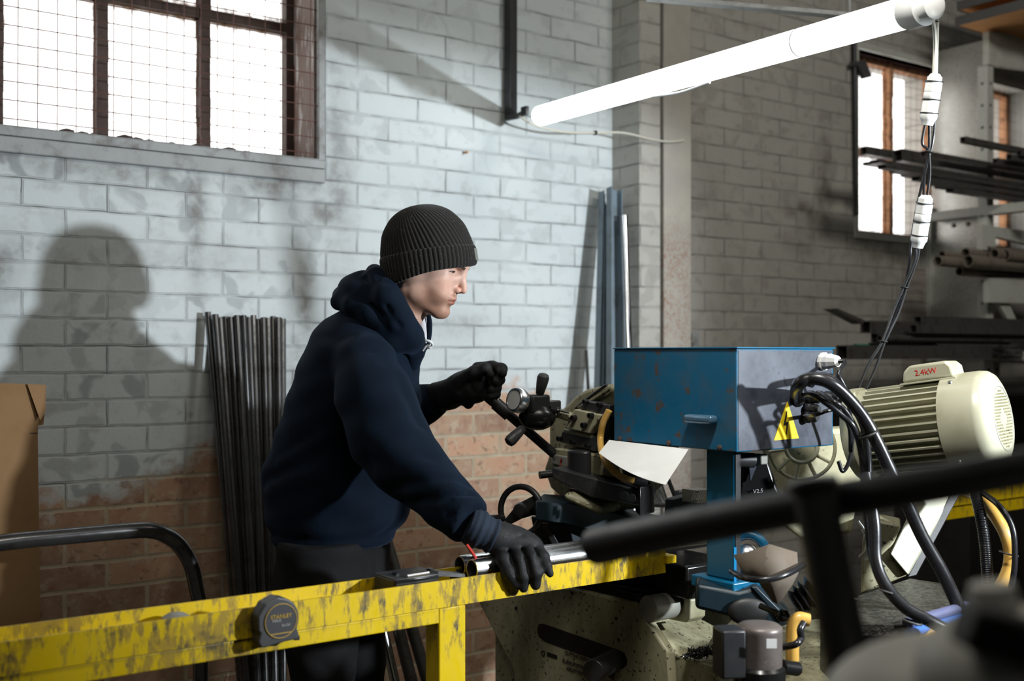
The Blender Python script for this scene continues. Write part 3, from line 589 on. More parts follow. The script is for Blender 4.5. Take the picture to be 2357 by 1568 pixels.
# ------------------------------------------------------------------ stock leaning in the corner by the pier
def leaner(name, top, bot, w_, d_, mat, lab, cat, ang=0.0, kind='channel', grp=None):
    top = Vector(top); bot = Vector(bot); u = (top-bot).normalized(); a = (D*math.cos(ang)+N*math.sin(ang)); a = (a-u*a.dot(u)).normalized(); b = a.cross(u)
    m = MB()
    if kind == 'channel':
        sec = [(-w_/2, 0), (w_/2, 0), (w_/2, d_), (w_/2-.004, d_), (w_/2-.004, .004), (-w_/2+.004, .004), (-w_/2+.004, d_), (-w_/2, d_)]
        if b.dot(N) < 0: b = -b
        m.prism([bot+a*x+b*y for x, y in sec], top-bot)
    elif kind == 'angle': m.prism([bot+a*x+b*y for x, y in ((0, 0), (w_, 0), (w_, .004), (.004, .004), (.004, d_), (0, d_))], top-bot)
    else: m.tube([bot, top], w_/2, 18, hollow=.85)
    return tag(m.build(name, mat, bevel=.0008 if kind != 'pipe' else 0), lab, cat, grp)
def Wf(px, t): p = W(px, 1300, t); return Vector((p.x, p.y, 0.0))
leaner('steel_channel', W(1408, 437, .10), Wf(1408, .42), .052, .03, M['grey_paint'], 'tallest grey painted steel channel leaning against the wall by the pier', 'steel section')
leaner('steel_angle', W(1378, 443, .03), Wf(1345, .35), .03, .03, M['grey_paint'], 'grey angle section leaning left of the tallest channel', 'steel section', kind='angle')
leaner('steel_channel', W(1392, 470, .05), Wf(1378, .38), .03, .02, M['grey_paint'], 'narrow grey strip leaning between the angle section and tallest channel', 'steel section')
leaner('steel_pipe', W(1436, 498, .16), Wf(1478, .52), .030, 0, M['tube_steel'], 'bright round pipe leaning in the corner beside the grey channels', 'pipe', kind='pipe')
leaner('steel_rod', W(1349, 806, .03), Wf(1400, .3), .012, 0, M['dark_steel'], 'thin dark rod leaning low against the wall left of the channels', 'rod', kind='pipe')
leaner('steel_rod', W(1372, 808, .10), Wf(1400, .3), .010, 0, M['black_steel'], 'thin black rod behind the saw head, close to the channels', 'rod', kind='pipe')

# bundle of black round bars leaning against the wall behind the man
tops = [478, 495, 507, 518, 530, 545, 560, 572, 583, 594, 606, 617, 628, 640, 651]
for i, px in enumerate(tops):
    tt = .03+.02*(i % 3 == 1)+(.03 if i in (5, 6) else 0); ty = 722+(i % 4)*2+(6 if i in (2, 4, 9) else 0)+(-3 if i in (0, 6) else 0)+i*.6
    bx_ = 587+70*i/14+random.uniform(-3, 3); b3 = W(bx_, 1700, .30+.03*(i % 3)); b3 = Vector((b3.x, b3.y, 0)); 
    tag(MB().tube([b3, W(px, ty, tt)], .0092+.0012*(i % 2), 12, hollow=.7).build('round_bar', M['mill_steel']), 'oily black round tube, %s from the left in the bundle leaning behind the man' % ('first','second','third','fourth','fifth','sixth','seventh','eighth','ninth','tenth','eleventh','twelfth','thirteenth','fourteenth','fifteenth')[i], 'pipe', 'black tubes leaning behind the man')
# three longer pipes seen under the yellow beam
for (a, b, r, lab, mt) in (((880, 1440), (925, 1640), .013, 'bright thin pipe leaning under the yellow beam beside the trousers', 'tube_steel'), ((905, 1400), (965, 1640), .017, 'black pipe leaning under the yellow beam, middle of three', 'dark_steel'), ((935, 1400), (1005, 1640), .017, 'black pipe leaning under the yellow beam nearest its yellow leg', 'dark_steel')):
    p0, p1 = W(a[0], a[1], .55), W(b[0], b[1], .62); u = (p1-p0); k = -p1.z/u.z; bot = p1+u*k; top = p0-u*.9
    tag(MB().tube([bot, top], r, 14).build('steel_pipe', M[mt]), lab, 'pipe', 'pipes leaning behind the trousers')

# cardboard at far left, bent tube rail
cbd = thing('cardboard_sheet', W(50, 1700, .28), 'brown cardboard sheet with a torn folded corner standing at the far left', 'cardboard')
pts = [W(-160, 878, .30), W(60, 884, .30), W(105, 886, .30), W(103, 950, .30), W(100, 978, .30), W(88, 980, .30), W(87, 1000, .30), W(90, 1230, .30), W(93, 1445, .31), W(-160, 1460, .31)]
MB().prism(pts, -N*.012).build('sheet', M['cardboard'], cbd); MB().prism([W(62, 884, .303), W(105, 886, .303), W(104, 948, .312), W(92, 968, .312)], N*.003).build('folded_corner', M['cardboard'], cbd)
MB().prism([W(-160, 999, .3005), W(87, 996, .3005), W(87, 998.5, .3005), W(-160, 1002, .3005)], N*.0006).build('crease', M['rust'], cbd)
MB().prism([W(-160, 1440, .29), W(93, 1440, .29), F(fr(W(93, 1440, .29))[0], .29, 0), F(fr(W(-160, 1440, .29))[0], .29, 0)], -N*.01).build('lower_flap', M['cardboard'], cbd)
rp = thing('bent_tube_rail', W(400, 1300, .5), 'bent dark steel tube rail curving down behind the yellow beam', 'rail')
t_ = .62; e0 = W(-420, 1330, t_); pp = [Vector((e0.x-.09, e0.y-.06, 0)), Vector((e0.x-.09, e0.y-.06, e0.z-.12)), e0, W(-220, 1290, t_), W(0, 1250, t_), W(150, 1235, t_), W(300, 1222, t_), W(350, 1222, t_), W(385, 1234, t_), W(415, 1258, t_), W(440, 1300, t_), W(452, 1350, t_), W(462, 1400, t_)]
q = spline(pp, 6); e = q[-1]; q += [Vector((e.x, e.y, e.z*.5)), Vector((e.x, e.y, 0))]
MB().tube(q, .0185, 20).build('tube', M['mill_steel'], rp)
# ================================================================== yellow roller conveyor beam
TB = 1.41; ZB = .9195
se = sAt(1532, TB); sl = -1.2
yb = thing('conveyor_beam', F(.8, TB-.05, 0), 'scratched yellow steel feed conveyor running across the front to the saw', 'conveyor')
c = MB(); h = .051
c.bx(sl, se, TB-.005, TB, ZB-h, ZB); c.bx(sl, se-.04, TB-.105, TB-.100, ZB-h, ZB); c.bx(sl, se-.04, TB-.1, TB-.005, ZB-h, ZB-h+.006); c.build('channel', M['yellow'], yb, bevel=.001)
sg = sAt(1020, TB-.004)
c = MB(); c.bx(sl, sg+.03, TB-.029, TB-.004, ZB-h-.030, ZB-h-.0015); c.build('support_angle', M['yellow'], yb, bevel=.002)
la, lb = sAt(1011, TB-.002), sAt(1072, TB-.002)
MB().bx(la, lb, TB-.052, TB-.002, 0, ZB-h-.001).build('leg', M['yellow'], yb, bevel=.003)
MB().bx(-.9, -.85, TB-.052, TB-.002, 0, ZB-h-.03).build('leg', M['yellow'], yb, bevel=.003)
MB().bx(se-.005, se+.022, TB-.02, TB+.012, ZB-.030, ZB-.012).build('end_stop', M['yellow'], yb, bevel=.002)
b = MB(); b.lathe(W(405, 1421, TB-.06), UP, [(-.02, .022), (.001, .023), (.006, .015), (.008, .004)], 20); b.build('roller_bolt', M['castgrey'], yb)
# clamp plate in the channel next to the tubes
cl = thing('material_stop', W(985, 1335, 1.36), 'black oily stop plate clamped in the yellow channel by the tube ends', 'clamp')
sa, sb = sAt(912, TB-.004), sAt(1045, TB-.004)
MB().bx(sa+.004, sb-.02, TB-.095, TB-.012, ZB+.004, ZB+.012).build('top_plate', M['plate_dark'], cl, bevel=.002)
MB().bx(sa+.002, sb-.03, TB-.020, TB-.010, ZB-.02, ZB+.010).build('side_plate', M['oily_black'], cl, bevel=.002)
MB().bx(sa+.002, sa+.01, TB-.09, TB-.012, ZB-.045, ZB+.008).build('end_plate', M['plate_dark'], cl, bevel=.001)
m = MB(); m.tube([F(sa+.03, TB-.016, ZB+.014), F(sb-.05, TB-.016, ZB+.015)], .004, 8); m.build('slot_bar', M['cut_steel'], cl)
m = MB(); m.prism([F(sb-.035, TB-.011, ZB+.008), F(sb+.03, TB-.011, ZB-.002), F(sb+.03, TB-.011, ZB+.004), F(sb-.03, TB-.011, ZB+.016)], -N*.03); m.build('pointer', M['plate_dark'], cl)
for q in (.2, .8): MB().lathe(F(sa+(sb-sa)*q, TB-.05, ZB+.012), UP, [(0, .007), (.004, .007)], 6, smooth=False).build('bolt', M['bolt'], cl)
# the two bright tubes he is feeding
tz = W(1086, 1311, 1.375).z
grt = 'bright tubes being fed to the saw'
for px, py, tt, lab in ((1086, 1311, 1.372, 'bright polished steel tube nearest the camera under the gloved hand'), (1058, 1308, 1.325, 'second bright steel tube lying just behind the one under the gloved hand')):
    p0 = W(px, py, tt); p0.z = tz-.001; sx_ = fr(p0)[0]; m = MB().tube([p0, F(1.90, tt, p0.z)], .0205, 32, hollow=.87)
    tag(m.build('feed_tube', M['chrome']), lab, 'tube', grt)
MB().bx(sAt(1100, TB)-.0, sAt(1120, TB), TB-.1, TB-.005, ZB-h, tz-.0215).build('support_roller', M['black_steel'], yb)
MB().bx(sAt(1440, TB)-.0, sAt(1460, TB), TB-.1, TB-.005, ZB-h, tz-.0215).build('support_roller', M['black_steel'], yb)

# tape measure hanging on the beam
tmc = W(633, 1427, TB+.018); tm = thing('tape_measure', tmc, 'grey rubber tape measure clipped on the front of the yellow beam', 'tape measure')
def TP(x, z, y=0): return tmc+D*x+UP*z+N*y
R = .038; out = []
for k in range(0, 41):
    q = math.radians(-28+k*(236/40)); rr_ = R*(1+(.035 if (k//2) % 3 == 1 and k > 18 else 0)); out.append((rr_*math.cos(q)*.98, rr_*math.sin(q)+.002))
prof = out+[(-.037, -.030), (-.032, -.040), (-.020, -.0405), (.012, -.036), (.037, -.035), (.0375, -.030), (.036, -.022)]
MB().prism([TP(x, z, .016) for x, z in prof], -N*.032).build('case', M['grey_plastic'], tm, bevel=.003, seg=3)
cp = TP(.003, .001, .0165); MB().lathe(cp, N, [(0, .0295), (.0012, .0295)], 40).build('face_plate', plain('tape_face', (.045, .045, .05), .5), tm)
MB().torus(cp+N*.0014, N, .0288, .0007, 56, 6).build('gold_ring', M['ink_gold'], tm)
MB().bx(fr(cp)[0]-.019, fr(cp)[0]+.019, fr(cp)[1]+.001, fr(cp)[1]+.0022, cp.z-.0215, cp.z-.0203).build('gold_line', M['ink_gold'], tm)
text_obj('lettering', 'STANLEY', .0095, cp+N*.0016+UP*.0075, D, UP, M['ink_gold'], tm); text_obj('lettering', 'MAX', .0075, cp+N*.0016+UP*.001-D*.008, D, UP, M['ink_white'], tm); text_obj('lettering', "8m/26'", .006, cp+N*.0016-UP*.008+D*.009, D, UP, M['ink_white'], tm)
MB().prism([TP(.030, -.028, .012), TP(.0405, -.030, .012), TP(.0405, -.0385, .012), TP(.030, -.0375, .012)], -N*.02).build('tape_mouth', M['black_plastic'], tm, bevel=.001)

# yellow conveyor on the far side of the saw
TR = 1.17; s0, s1 = sAt(2150, TR), 6.6
y2 = thing('outfeed_conveyor', F(s0+.5, TR, 0), 'yellow outfeed conveyor beam at the right edge behind the hoses', 'conveyor')
c = MB(); c.bx(s0, s1, TR-.005, TR, .872, .926); c.bx(s0, s1, TR-.1, TR-.095, .872, .96); c.bx(s0, s1, TR-.1, TR-.005, .872, .878); c.build('channel', M['yellow'], y2, bevel=.001)
MB().bx(s0, s1, TR-.03, TR-.004, .83, .870).build('support_angle', M['yellow'], y2, bevel=.002)
MB().bx(s1-.1, s1-.05, TR-.05, TR, 0, .83).build('leg', M['yellow'], y2)
MB().bx(5.3, 5.35, TR-.05, TR, 0, .83).build('leg', M['yellow'], y2)

# ================================================================== the cold saw
saw = thing('cold_saw', F(1.95, 1.2, 0), 'old cream and blue metal cutting saw with control box, motor and hoses', 'saw machine')
def sp_(pts, s0, th, name, mat, bev=.003, parent=None):     # plate in a plane s = const
    return MB().prism([S(x, y, s0) for x, y in pts], D*th).build(name, mat, parent or saw, bevel=bev)
def tp_(pts, t0, th, name, mat, bev=.003, parent=None):     # plate in a plane t = const
    return MB().prism([W(x, y, t0) for x, y in pts], -N*th).build(name, mat, parent or saw, bevel=bev)
def socket_bolt(p, nd, r, parent=saw, h_=.012):
    m = MB().lathe(p, nd, [(0, r), (h_, r), (h_, r*.55), (h_*.4, r*.5)], 16); return m.build('socket_bolt', M['bolt'], parent)
# base cabinet
sb_ = 1.75
P0 = [S(x, y, sb_) for x, y in ((1075, 1335), (1321, 1354), (1463, 1388), (1500, 1447), (1537, 1502), (1552, 1700))]
bz = [(fr(p)[1], p.z) for p in P0]; bz.append((bz[-1][0], .02)); t_l = fr(S(1182, 1545, sb_))[1]; z_l = S(1182, 1545, sb_).z; bz += [(t_l, .02), (t_l, z_l), fr(S(1103, 1391, sb_))[1:]]
MB().prism([F(sb_, t, z) for t, z in bz], D*.025).build('base_cabinet', M['cream_oily'], saw, bevel=.006)
MB().bx(sb_+.025, 2.30, .70, 1.14, .02, .772).build('base_body', M['cream_oily'], saw, bevel=.006)
# slot with lever
sl_c = [S(x, y, sb_-.001) for x, y in ((1240, 1437), (1250, 1436), (1420, 1495), (1436, 1503), (1443, 1518), (1442, 1532), (1430, 1541), (1400, 1530), (1253, 1477), (1240, 1466), (1236, 1450))]
MB().prism(sl_c, D*.004).build('slot', M['ink'], saw)
lv = MB().tube([S(1425, 1515, sb_+.02), P(1365, 1545, 2.50)], .0245, 24).build('vise_lever', M['black_plastic'], saw, bevel=.002)
MB().tube([S(1400, 1545, sb_-.002), S(1412, 1556, sb_-.004)], .010, 12).build('slot_bolt', M['rust'], saw)
cr_ = [S(x, y, sb_) for x, y in ((1252, 1505), (1300, 1520))]; xd = -N; 
def on_side(px, py): return S(px, py, sb_-.0012)
xd_ = (on_side(1400, 1550)-on_side(1240, 1500)); xd_ = N
text_obj('label_text', 'O', .020, on_side(1250, 1505), N, UP, M['ink'], saw); MB().prism([on_side(x, y) for x, y in ((1259, 1501), (1282, 1509), (1282, 1518), (1259, 1510))], D*.001).build('label_bar', M['ink'], saw)
text_obj('label_text', 'CUTTING HEIGHT', .012, on_side(1330, 1512), N, UP, M['rust'], saw); text_obj('label_text', 'BLADE POSITION', .012, on_side(1322, 1530), N, UP, M['rust'], saw); text_obj('label_text', 'ADJUSTMENT', .012, on_side(1325, 1545), N, UP, M['rust'], saw)
for x, y in ((1419, 1424), (1424, 1473), (1188, 1400), (1318, 1366)): MB().lathe(S(x, y, sb_), -D, [(0, .004), (.002, .004)], 8).build('screw', M['ink'], saw)
# polished nose cylinder at the cabinet's front corner
MB().tube([S(1492, 1402, sb_+.0), S(1492, 1402, sb_)+D*.16-UP*.0], .030, 24).build('vise_shaft', M['castgrey'], saw)
# chip tray reaching towards the camera
st = 1.79
tray = MB(); tray.bx(st, st+.012, 1.30, 2.02, .08, .672); tray.bx(st, st+.72, 2.00, 2.02, .08, .672); tray.bx(st+.70, st+.72, 1.14, 2.02, .08, .70); tray.bx(st, st+.72, 1.14, 2.02, .06, .08)
tray.build('chip_tray', M['cream_oily'], saw, bevel=.003)
def facet(name, pts, mat):
    m = MB(); v_ = [P(*q) for q in pts]; n_ = len(v_); m.add(v_+[q-UP*.004 for q in v_], [tuple(range(n_)), tuple(range(2*n_-1, n_-1, -1))]+[(i, i+n_, (i+1) % n_+n_, (i+1) % n_) for i in range(n_)]); return m.build(name, mat, saw)
facet('tray_slope', [(1488, 1438, 2.62), (1600, 1418, 2.84), (1662, 1452, 2.80), (1600, 1532, 2.50), (1543, 1500, 2.54)], M['cream_oily'])
facet('tray_slope', [(1662, 1452, 2.80), (1690, 1420, 2.86), (1775, 1432, 2.86), (1770, 1500, 2.6), (1660, 1520, 2.50), (1600, 1532, 2.50)], M['cream'])
facet('tray_slope', [(1770, 1430, 2.84), (1900, 1425, 2.84), (1930, 1600, 2.22), (1770, 1600, 2.25), (1700, 1560, 2.36)], M['cream_oily'])
facet('tray_floor', [(1600, 1525, 2.51), (1770, 1495, 2.6), (1790, 1600, 2.28), (1700, 1600, 2.33)], M['cream_oily'])
for x, y in ((1600, 1530),): MB().lathe(F(st-.001, 1.62, .55), -D, [(0, .008), (.002, .008)], 10).build('screw', M['ink'], saw)
# swarf
m = MB(); rs = random.Random(5); c0 = P(1612, 1510, 2.50)
for i in range(240):
    q = c0+D*rs.gauss(0, .022)+N*rs.gauss(0, .006)+UP*abs(rs.gauss(0, .008)); d1 = Vector((rs.gauss(0, 1), rs.gauss(0, 1), rs.gauss(0, 1))).normalized()*rs.uniform(.004, .010); d2 = d1.orthogonal().normalized()*.0018
    m.add([q-d1-d2, q+d1-d2, q+d1+d2, q-d1+d2, q+UP*.002], [(0, 1, 2, 3), (0, 1, 4), (2, 3, 4)])
tag(m.build('metal_swarf', M['mill_steel']), 'small heap of curly steel swarf lying in the cream chip tray', 'swarf', kind='stuff')
# slotted cream lug
lg = MB().prism([S(x, y, 1.83) for x, y in ((1553, 1368), (1582, 1372), (1590, 1382), (1588, 1425), (1578, 1434), (1537, 1426))], D*.05).build('slotted_lug', M['cream'], saw, bevel=.003)
MB().lathe(S(1566, 1387, 1.829), -D, [(0, .010), (.003, .010), (.003, .006)], 12).build('lug_hole', M['ink'], lg)
# vise: dark blocks and shafts under the head
MB().bx(1.80, 1.96, 1.20, 1.41, .80, .875).build('vise_block', M['oily_black'], saw, bevel=.006)
MB().bx(1.76, 2.0, .95, 1.30, .775, .80).build('vise_bed', M['oily_black'], saw, bevel=.004)
for i, (x0, y0, x1, y1) in enumerate(((1350, 1342, 1372, 1352), (1372, 1349, 1475, 1378), (1395, 1346, 1500, 1362), (1300, 1340, 1400, 1376))): MB().tube([S(x0, y0, 1.78), S(x1, y1, 1.78)], .008, 10).build('guide_rod', M['oily_black'] if i != 1 else M['bolt'], saw)
MB().tube([P(1463, 1333, 2.68), P(1463, 1345, 2.68)], .010, 12).build('lube_nipple', M['castgrey'], saw)
tp_([(1310, 1205), (1560, 1200), (1560, 1345), (1435, 1350), (1325, 1290)], 1.16, .15, 'vise_body', M['saw_teal'])
MB().prism([P(1232, 1152, 2.55), P(1300, 1156, 2.6), P(1520, 1205, 2.68), P(1520, 1260, 2.68), P(1300, 1205, 2.6), P(1232, 1198, 2.55)], Vector((.02, .12, 0))).build('vise_arm', M['saw_teal'], saw, bevel=.004)
tp_([(1550, 1150), (1595, 1138), (1597, 1230), (1545, 1232)], 1.22, .03, 'vise_jaw', M['saw_teal'])
jw = MB().bx(sAt(1604, 1.15), sAt(1626, 1.15), 1.10, 1.16, .88, .985).build('vise_jaw', M['oily_black'], saw, bevel=.003)
MB().box(P(1604, 1140, 2.75), (.05, .05, .03), (D, -N, UP)).build('serrated_jaw', M['cut_steel'], saw)
for k in range(6): MB().tube([P(1592+k*5, 1152, 2.70), P(1600+k*5, 1130, 2.72)], .0012, 4).build('serration', M['ink'], bpy.data.objects['serrated_jaw'])
tp_([(1565, 1130), (1590, 1127), (1590, 1150), (1565, 1152)], 1.0, .02, 'grip_plate', M['plate_dark'])
# handwheel
wc = P(1199, 1175, 2.60); wn = Vector((-.52, -.85, .05)).normalized(); hw = MB().torus(wc, wn, .0545, .0072, 56, 12).build('handwheel', M['black_plastic'], saw)
upw = (UP-wn*wn.z).normalized(); rw = upw.cross(wn)
if rw.x < 0: rw = -rw
def WP(a, r): return wc+(rw*math.cos(a)+upw*math.sin(a))*r
for a in (math.radians(38), math.radians(218)): 
    MB().prism([WP(a+.14, .054), WP(a+1.15, .018), WP(a-1.15, .018), WP(a-.14, .054)], wn*-.008).build('spoke', M['black_plastic'], hw, bevel=.003)
MB().lathe(wc-wn*.03, wn, [(0, .017), (.03, .019), (.04, .015), (.042, .006)], 24).build('hub', M['black_plastic'], hw)
MB().tube([wc-wn*.02, P(1290, 1172, 2.75)], .014, 14).build('spindle', M['bolt'], hw)
MB().tube([WP(math.radians(205), .054), WP(math.radians(205), .054)+wn*.055-rw*.01], [.010, .012], 14).build('crank_knob', M['black_plastic'], hw)
MB().prism([P(1243, 1205, 2.62), P(1262, 1207, 2.62), P(1292, 1262, 2.62), P(1275, 1262, 2.62)], Vector((.0, .02, 0))).build('stand_bar', M['black_steel'], saw, bevel=.002)
# saw head
hd = 1.72
outl = [(1262, 1045), (1262, 985), (1268, 960), (1300, 935), (1322, 912), (1345, 897), (1395, 885), (1470, 920), (1500, 1000), (1480, 1100), (1400, 1178), (1370, 1180), (1290, 1145), (1265, 1125), (1250, 1080)]
MB().prism([S(x, y, hd+.02) for x, y in outl], D*.10).build('blade_guard', M['cream_oily'], saw, bevel=.010, seg=3)
for q in (0, 9): MB().tube([S(1326+q*.6, 940-q*.3, hd+.012), S(1352+q, 918+q*.5, hd+.012), S(1396+q, 886+q, hd+.012)], .004, 8).build('guard_rib', M['black_steel'] if q == 0 else M['cream_oily'], saw)
def head_plate(name, pts, off, th, mat, bolts=(), br=.0058):
    o = MB().prism([S(x, y, hd-off) for x, y in pts], D*th).build(name, mat, saw, bevel=.0025)
    for x, y in bolts: socket_bolt(S(x, y, hd-off), -D, br, o)
    return o
head_plate('upper_gib', [(1332, 940), (1346, 922), (1402, 932), (1402, 960)], .010, .03, M['plate_dark'], ((1352, 925), (1384, 932)))
head_plate('slide_block', [(1298, 985), (1323, 942), (1385, 956), (1362, 988), (1357, 999)], .022, .045, M['cream'], ((1325, 962), (1364, 957), (1348, 979)), .0065)
head_plate('lower_gib', [(1288, 1010), (1294, 992), (1358, 1008), (1380, 1002), (1368, 1040), (1350, 1033), (1288, 1018)], .012, .03, M['plate_dark'], ((1292, 1010), (1323, 1018), (1357, 1027)))
head_plate('gap_plate', [(1360, 1005), (1384, 955), (1402, 960), (1402, 1010), (1378, 1030)], .004, .02, M['oily_black'])
head_plate('dovetail', [(1297, 987), (1361, 1001), (1359, 1010), (1294, 993)], .014, .02, M['cream'])
head_plate('gearbox', [(1268, 1045), (1275, 1032), (1385, 1050), (1420, 1060), (1415, 1100), (1300, 1085), (1270, 1070)], .03, .07, M['cream_oily'])
pl_ = head_plate('scale_plate', [(1270, 1046), (1307, 1052), (1306, 1078), (1269, 1068)], .036, .012, M['castgrey'])
MB().lathe(S(1276, 1056, hd-.037), -D, [(0, .002), (.001, .002)], 8).build('hole', M['ink'], pl_); MB().prism([S(x, y, hd-.037) for x, y in ((1290, 1056), (1292, 1056), (1290, 1076), (1288, 1076))], -D*.0006).build('red_mark', M['red'], pl_); MB().torus(S(1292, 1060, hd-.037), D, .003, .0008, 16, 5).build('mark_ring', M['ink'], pl_)
kb = MB(); kc = S(1333, 1078, hd-.055); kb.prism([kc+N*(.036*math.cos(a)*1.0)-D*(.020*math.sin(a))-UP*.03 for a in [math.pi*2*i/20 for i in range(20)]], UP*.072); kb.build('black_cover', M['black_plastic'], saw, bevel=.006, seg=3)
ru = Vector((0, 0, 0))
head_plate('red_band', [(1310, 1122), (1345, 1129), (1343, 1141), (1308, 1133)], -.012, .02, plain('dark_red', (.08, .004, .004), .4))
MB().prism([P(1270, 1076, 2.60), P(1475, 1130, 2.50), P(1473, 1166, 2.50), P(1360, 1145, 2.56), P(1270, 1100, 2.6)], Vector((.03, .05, 0))).build('vise_slide', M['plate_dark'], saw, bevel=.003)
MB().prism([P(1472, 1120, 2.49), P(1507, 1118, 2.52), P(1507, 1180, 2.52), P(1472, 1190, 2.49)], Vector((.0, .09, 0))).build('slide_end', M['oily_black'], saw, bevel=.003)
for x in (1436, 1453): MB().lathe(P(x, 1141+(x-1436)*.35, 2.492), Vector((-.3, -.95, 0)), [(-.005, .0095), (.002, .0095), (.002, .007)], 18).build('slide_hole', M['ink'], saw)
MB().prism([P(1300, 1130, 2.57), P(1390, 1165, 2.57), P(1380, 1190, 2.57), P(1290, 1150, 2.57)], Vector((.05, .06, 0))).build('head_foot', M['cream_oily'], saw, bevel=.01)
MB().prism([P(1385, 1045, 2.62), P(1420, 1060, 2.55), P(1500, 1115, 2.55), P(1480, 1135, 2.55), P(1390, 1105, 2.62)], Vector((.0, .06, 0))).build('lower_housing', M['oily_black'], saw, bevel=.004)
MB().tube([S(1242, 1094, hd-.07), S(1290, 1088, hd-.02)], .0092, 16).build('stub_handle', M['black_plastic'], saw)
# bright column cylinders behind the paper
for x0, x1, r, mt in ((1500, 1518, .008, 'tube_steel'), (1517, 1530, .014, 'chrome'), (1541, 1562, .006, 'black_steel')): MB().tube([P(x0-28, 1040, 3.1), P(x1, 1165, 3.1)], r, 18).build('lift_cylinder', M[mt], saw)
tp_([(1500, 1158), (1552, 1160), (1552, 1170), (1500, 1168)], 1.0, .05, 'cylinder_base', M['plate_dark'])
# turret with clamp handles
gl = MB().lathe(P(1207, 925, 2.66), Vector((-.75, -.62, .18)), [(0, .020), (.006, .026), (.012, .026), (.014, .030), (.030, .030), (.034, .027), (.034, .024), (.030, .023)], 28).build('oil_glass', M['chrome'], saw)
MB().lathe(P(1207, 925, 2.66)+Vector((-.75, -.62, .18)).normalized()*.0305, Vector((-.75, -.62, .18)), [(0, .023), (.001, .023)], 24).build('lens', M['white_plastic'], gl)  # white disc painting the reflection in the glass
MB().box(P(1232, 930, 2.68), (.055, .05, .045), (D, -N, UP)).build('valve_body', M['black_plastic'], saw, bevel=.006)
MB().box(P(1262, 937, 2.70), (.05, .04, .032), (D, -N, UP)).build('valve_block', M['plate_dark'], saw, bevel=.004)
MB().ball(P(1237, 960, 2.68), (.045, .035, .032), n=20).build('clutch_housing', M['oily_black'], saw)
MB().tube([P(1282, 950, 2.70), P(1330, 966, 2.70)], .012, 14).build('valve_arm', M['cream_oily'], saw)
MB().tube([P(1272, 941, 2.68), P(1310, 950, 2.68)], .003, 8).build('control_rod', M['black_steel'], saw); MB().lathe(P(1266, 943, 2.67), (P(1310, 950, 2.68)-P(1266, 943, 2.67)), [(0, .009), (.004, .011), (.008, .008), (.012, .010), (.016, .007), (.02, .008), (.024, .004)], 14).build('bellows', M['rubber'], saw)
for a, b, r0, r1 in (((1242, 908), (1251, 866), .010, .0145), ((1205, 985), (1172, 1017), .010, .0145)):
    A_, B_ = P(*a, 2.67), P(*b, 2.65); u = B_-A_; Lh = u.length; MB().lathe(A_, u, [(0, r0*.8), (Lh*.05, r0), (Lh*.6, r1*.93), (Lh*.9, r1), (Lh*1.05, r1*.85), (Lh*1.12, r1*.4), (Lh*1.13, .001)], 20).build('clamp_handle', M['grey_plastic'], saw)
MB().tube([P(1240, 925, 2.68), P(1243, 905, 2.67)], .0075, 12).build('handle_stem', M['chrome'], saw)
# feed lever in his far hand
ly = 2.72; MB().tube([P(1112, 905, ly-.02), P(1125, 918, ly-.01), P(1160, 945, ly), P(1275, 1045, ly+.01)], [.0105, .0115, .0115, .0115], 18).build('feed_lever', M['black_steel'], saw)
MB().tube([P(1140, 928, ly), P(1172, 956, ly)], .016, 18).build('lever_collar', M['black_plastic'], saw)
# coolant hose over the guard
cable_run('coolant_hose', [S(1402, 945, hd-.03), S(1388, 975, hd-.035), S(1382, 1010, hd-.035), S(1386, 1045, hd-.06), P(1400, 1072, 2.50), P(1425, 1095, 2.49), P(1450, 1105, 2.48), P(1466, 1106, 2.48)], .0078, M['hose_yellow'], saw, 14)
MB().tube([P(1462, 1106, 2.48), P(1490, 1110, 2.48)], .0098, 14).build('hose_clamp', M['bolt'], saw)
# paper sheet tucked under the control box
pp_ = [S(1378, 1043, 1.60), S(1402, 1013, 1.682), S(1585, 1034, 1.682), S(1532, 1116, 1.575)]
ps_ = MB(); n_ = 8
vs = []
for i in range(n_+1):
    for j in range(n_+1):
        u, v = i/n_, j/n_; q = pp_[0].lerp(pp_[3], u).lerp(pp_[1].lerp(pp_[2], u), v); q += UP*(-.010*math.sin(u*math.pi)*(1-v)); vs.append(q)
fs = [(i*(n_+1)+j, (i+1)*(n_+1)+j, (i+1)*(n_+1)+j+1, i*(n_+1)+j+1) for i in range(n_) for j in range(n_)]
ps_.add(vs, fs, True); ps_.add([v-UP*.0006 for v in vs], fs, True); tag(ps_.build('paper_sheet', M['paper']), 'white sheet of paper tucked under the blue control box', 'paper')

# control box on its post
cbx = MB(); bs0, bs1, bt0, bt1, bz0, bz1 = 1.686, 1.986, 1.294, 1.664, 1.1536, 1.361
cbx.bx(bs0, bs1, bt0, bt1, bz0, bz1); cb_o = cbx.build('control_box', M['box_blue'], saw, bevel=.0025)
MB().bx(bs0+.004, bs1-.006, bt1, bt1+.0012, bz0+.003, bz1-.004).build('front_panel', M['box_grey'], cb_o)
MB().bx(bs0-.003, bs1+.003, bt0, bt1+.004, bz1, bz1+.003).build('lid', M['saw_blue'], cb_o, bevel=.001)
pull = S(1612, 965, bs0-.012); MB().box(pull, (.024, .080, .018)).build('pull_handle', plain('worn_blue', (.10, .20, .30), .3, .4, dirt=(.5, .5, .5), dscale=40, damt=(.6, .66)), cb_o, bevel=.007, seg=4)
for x, y in ((1428, 1010), (1540, 1020), (1657, 1031)): MB().lathe(S(x, y, bs0), -D, [(0, .0062), (.003, .006), (.005, .003)], 12).build('screw', M['rust'], cb_o)
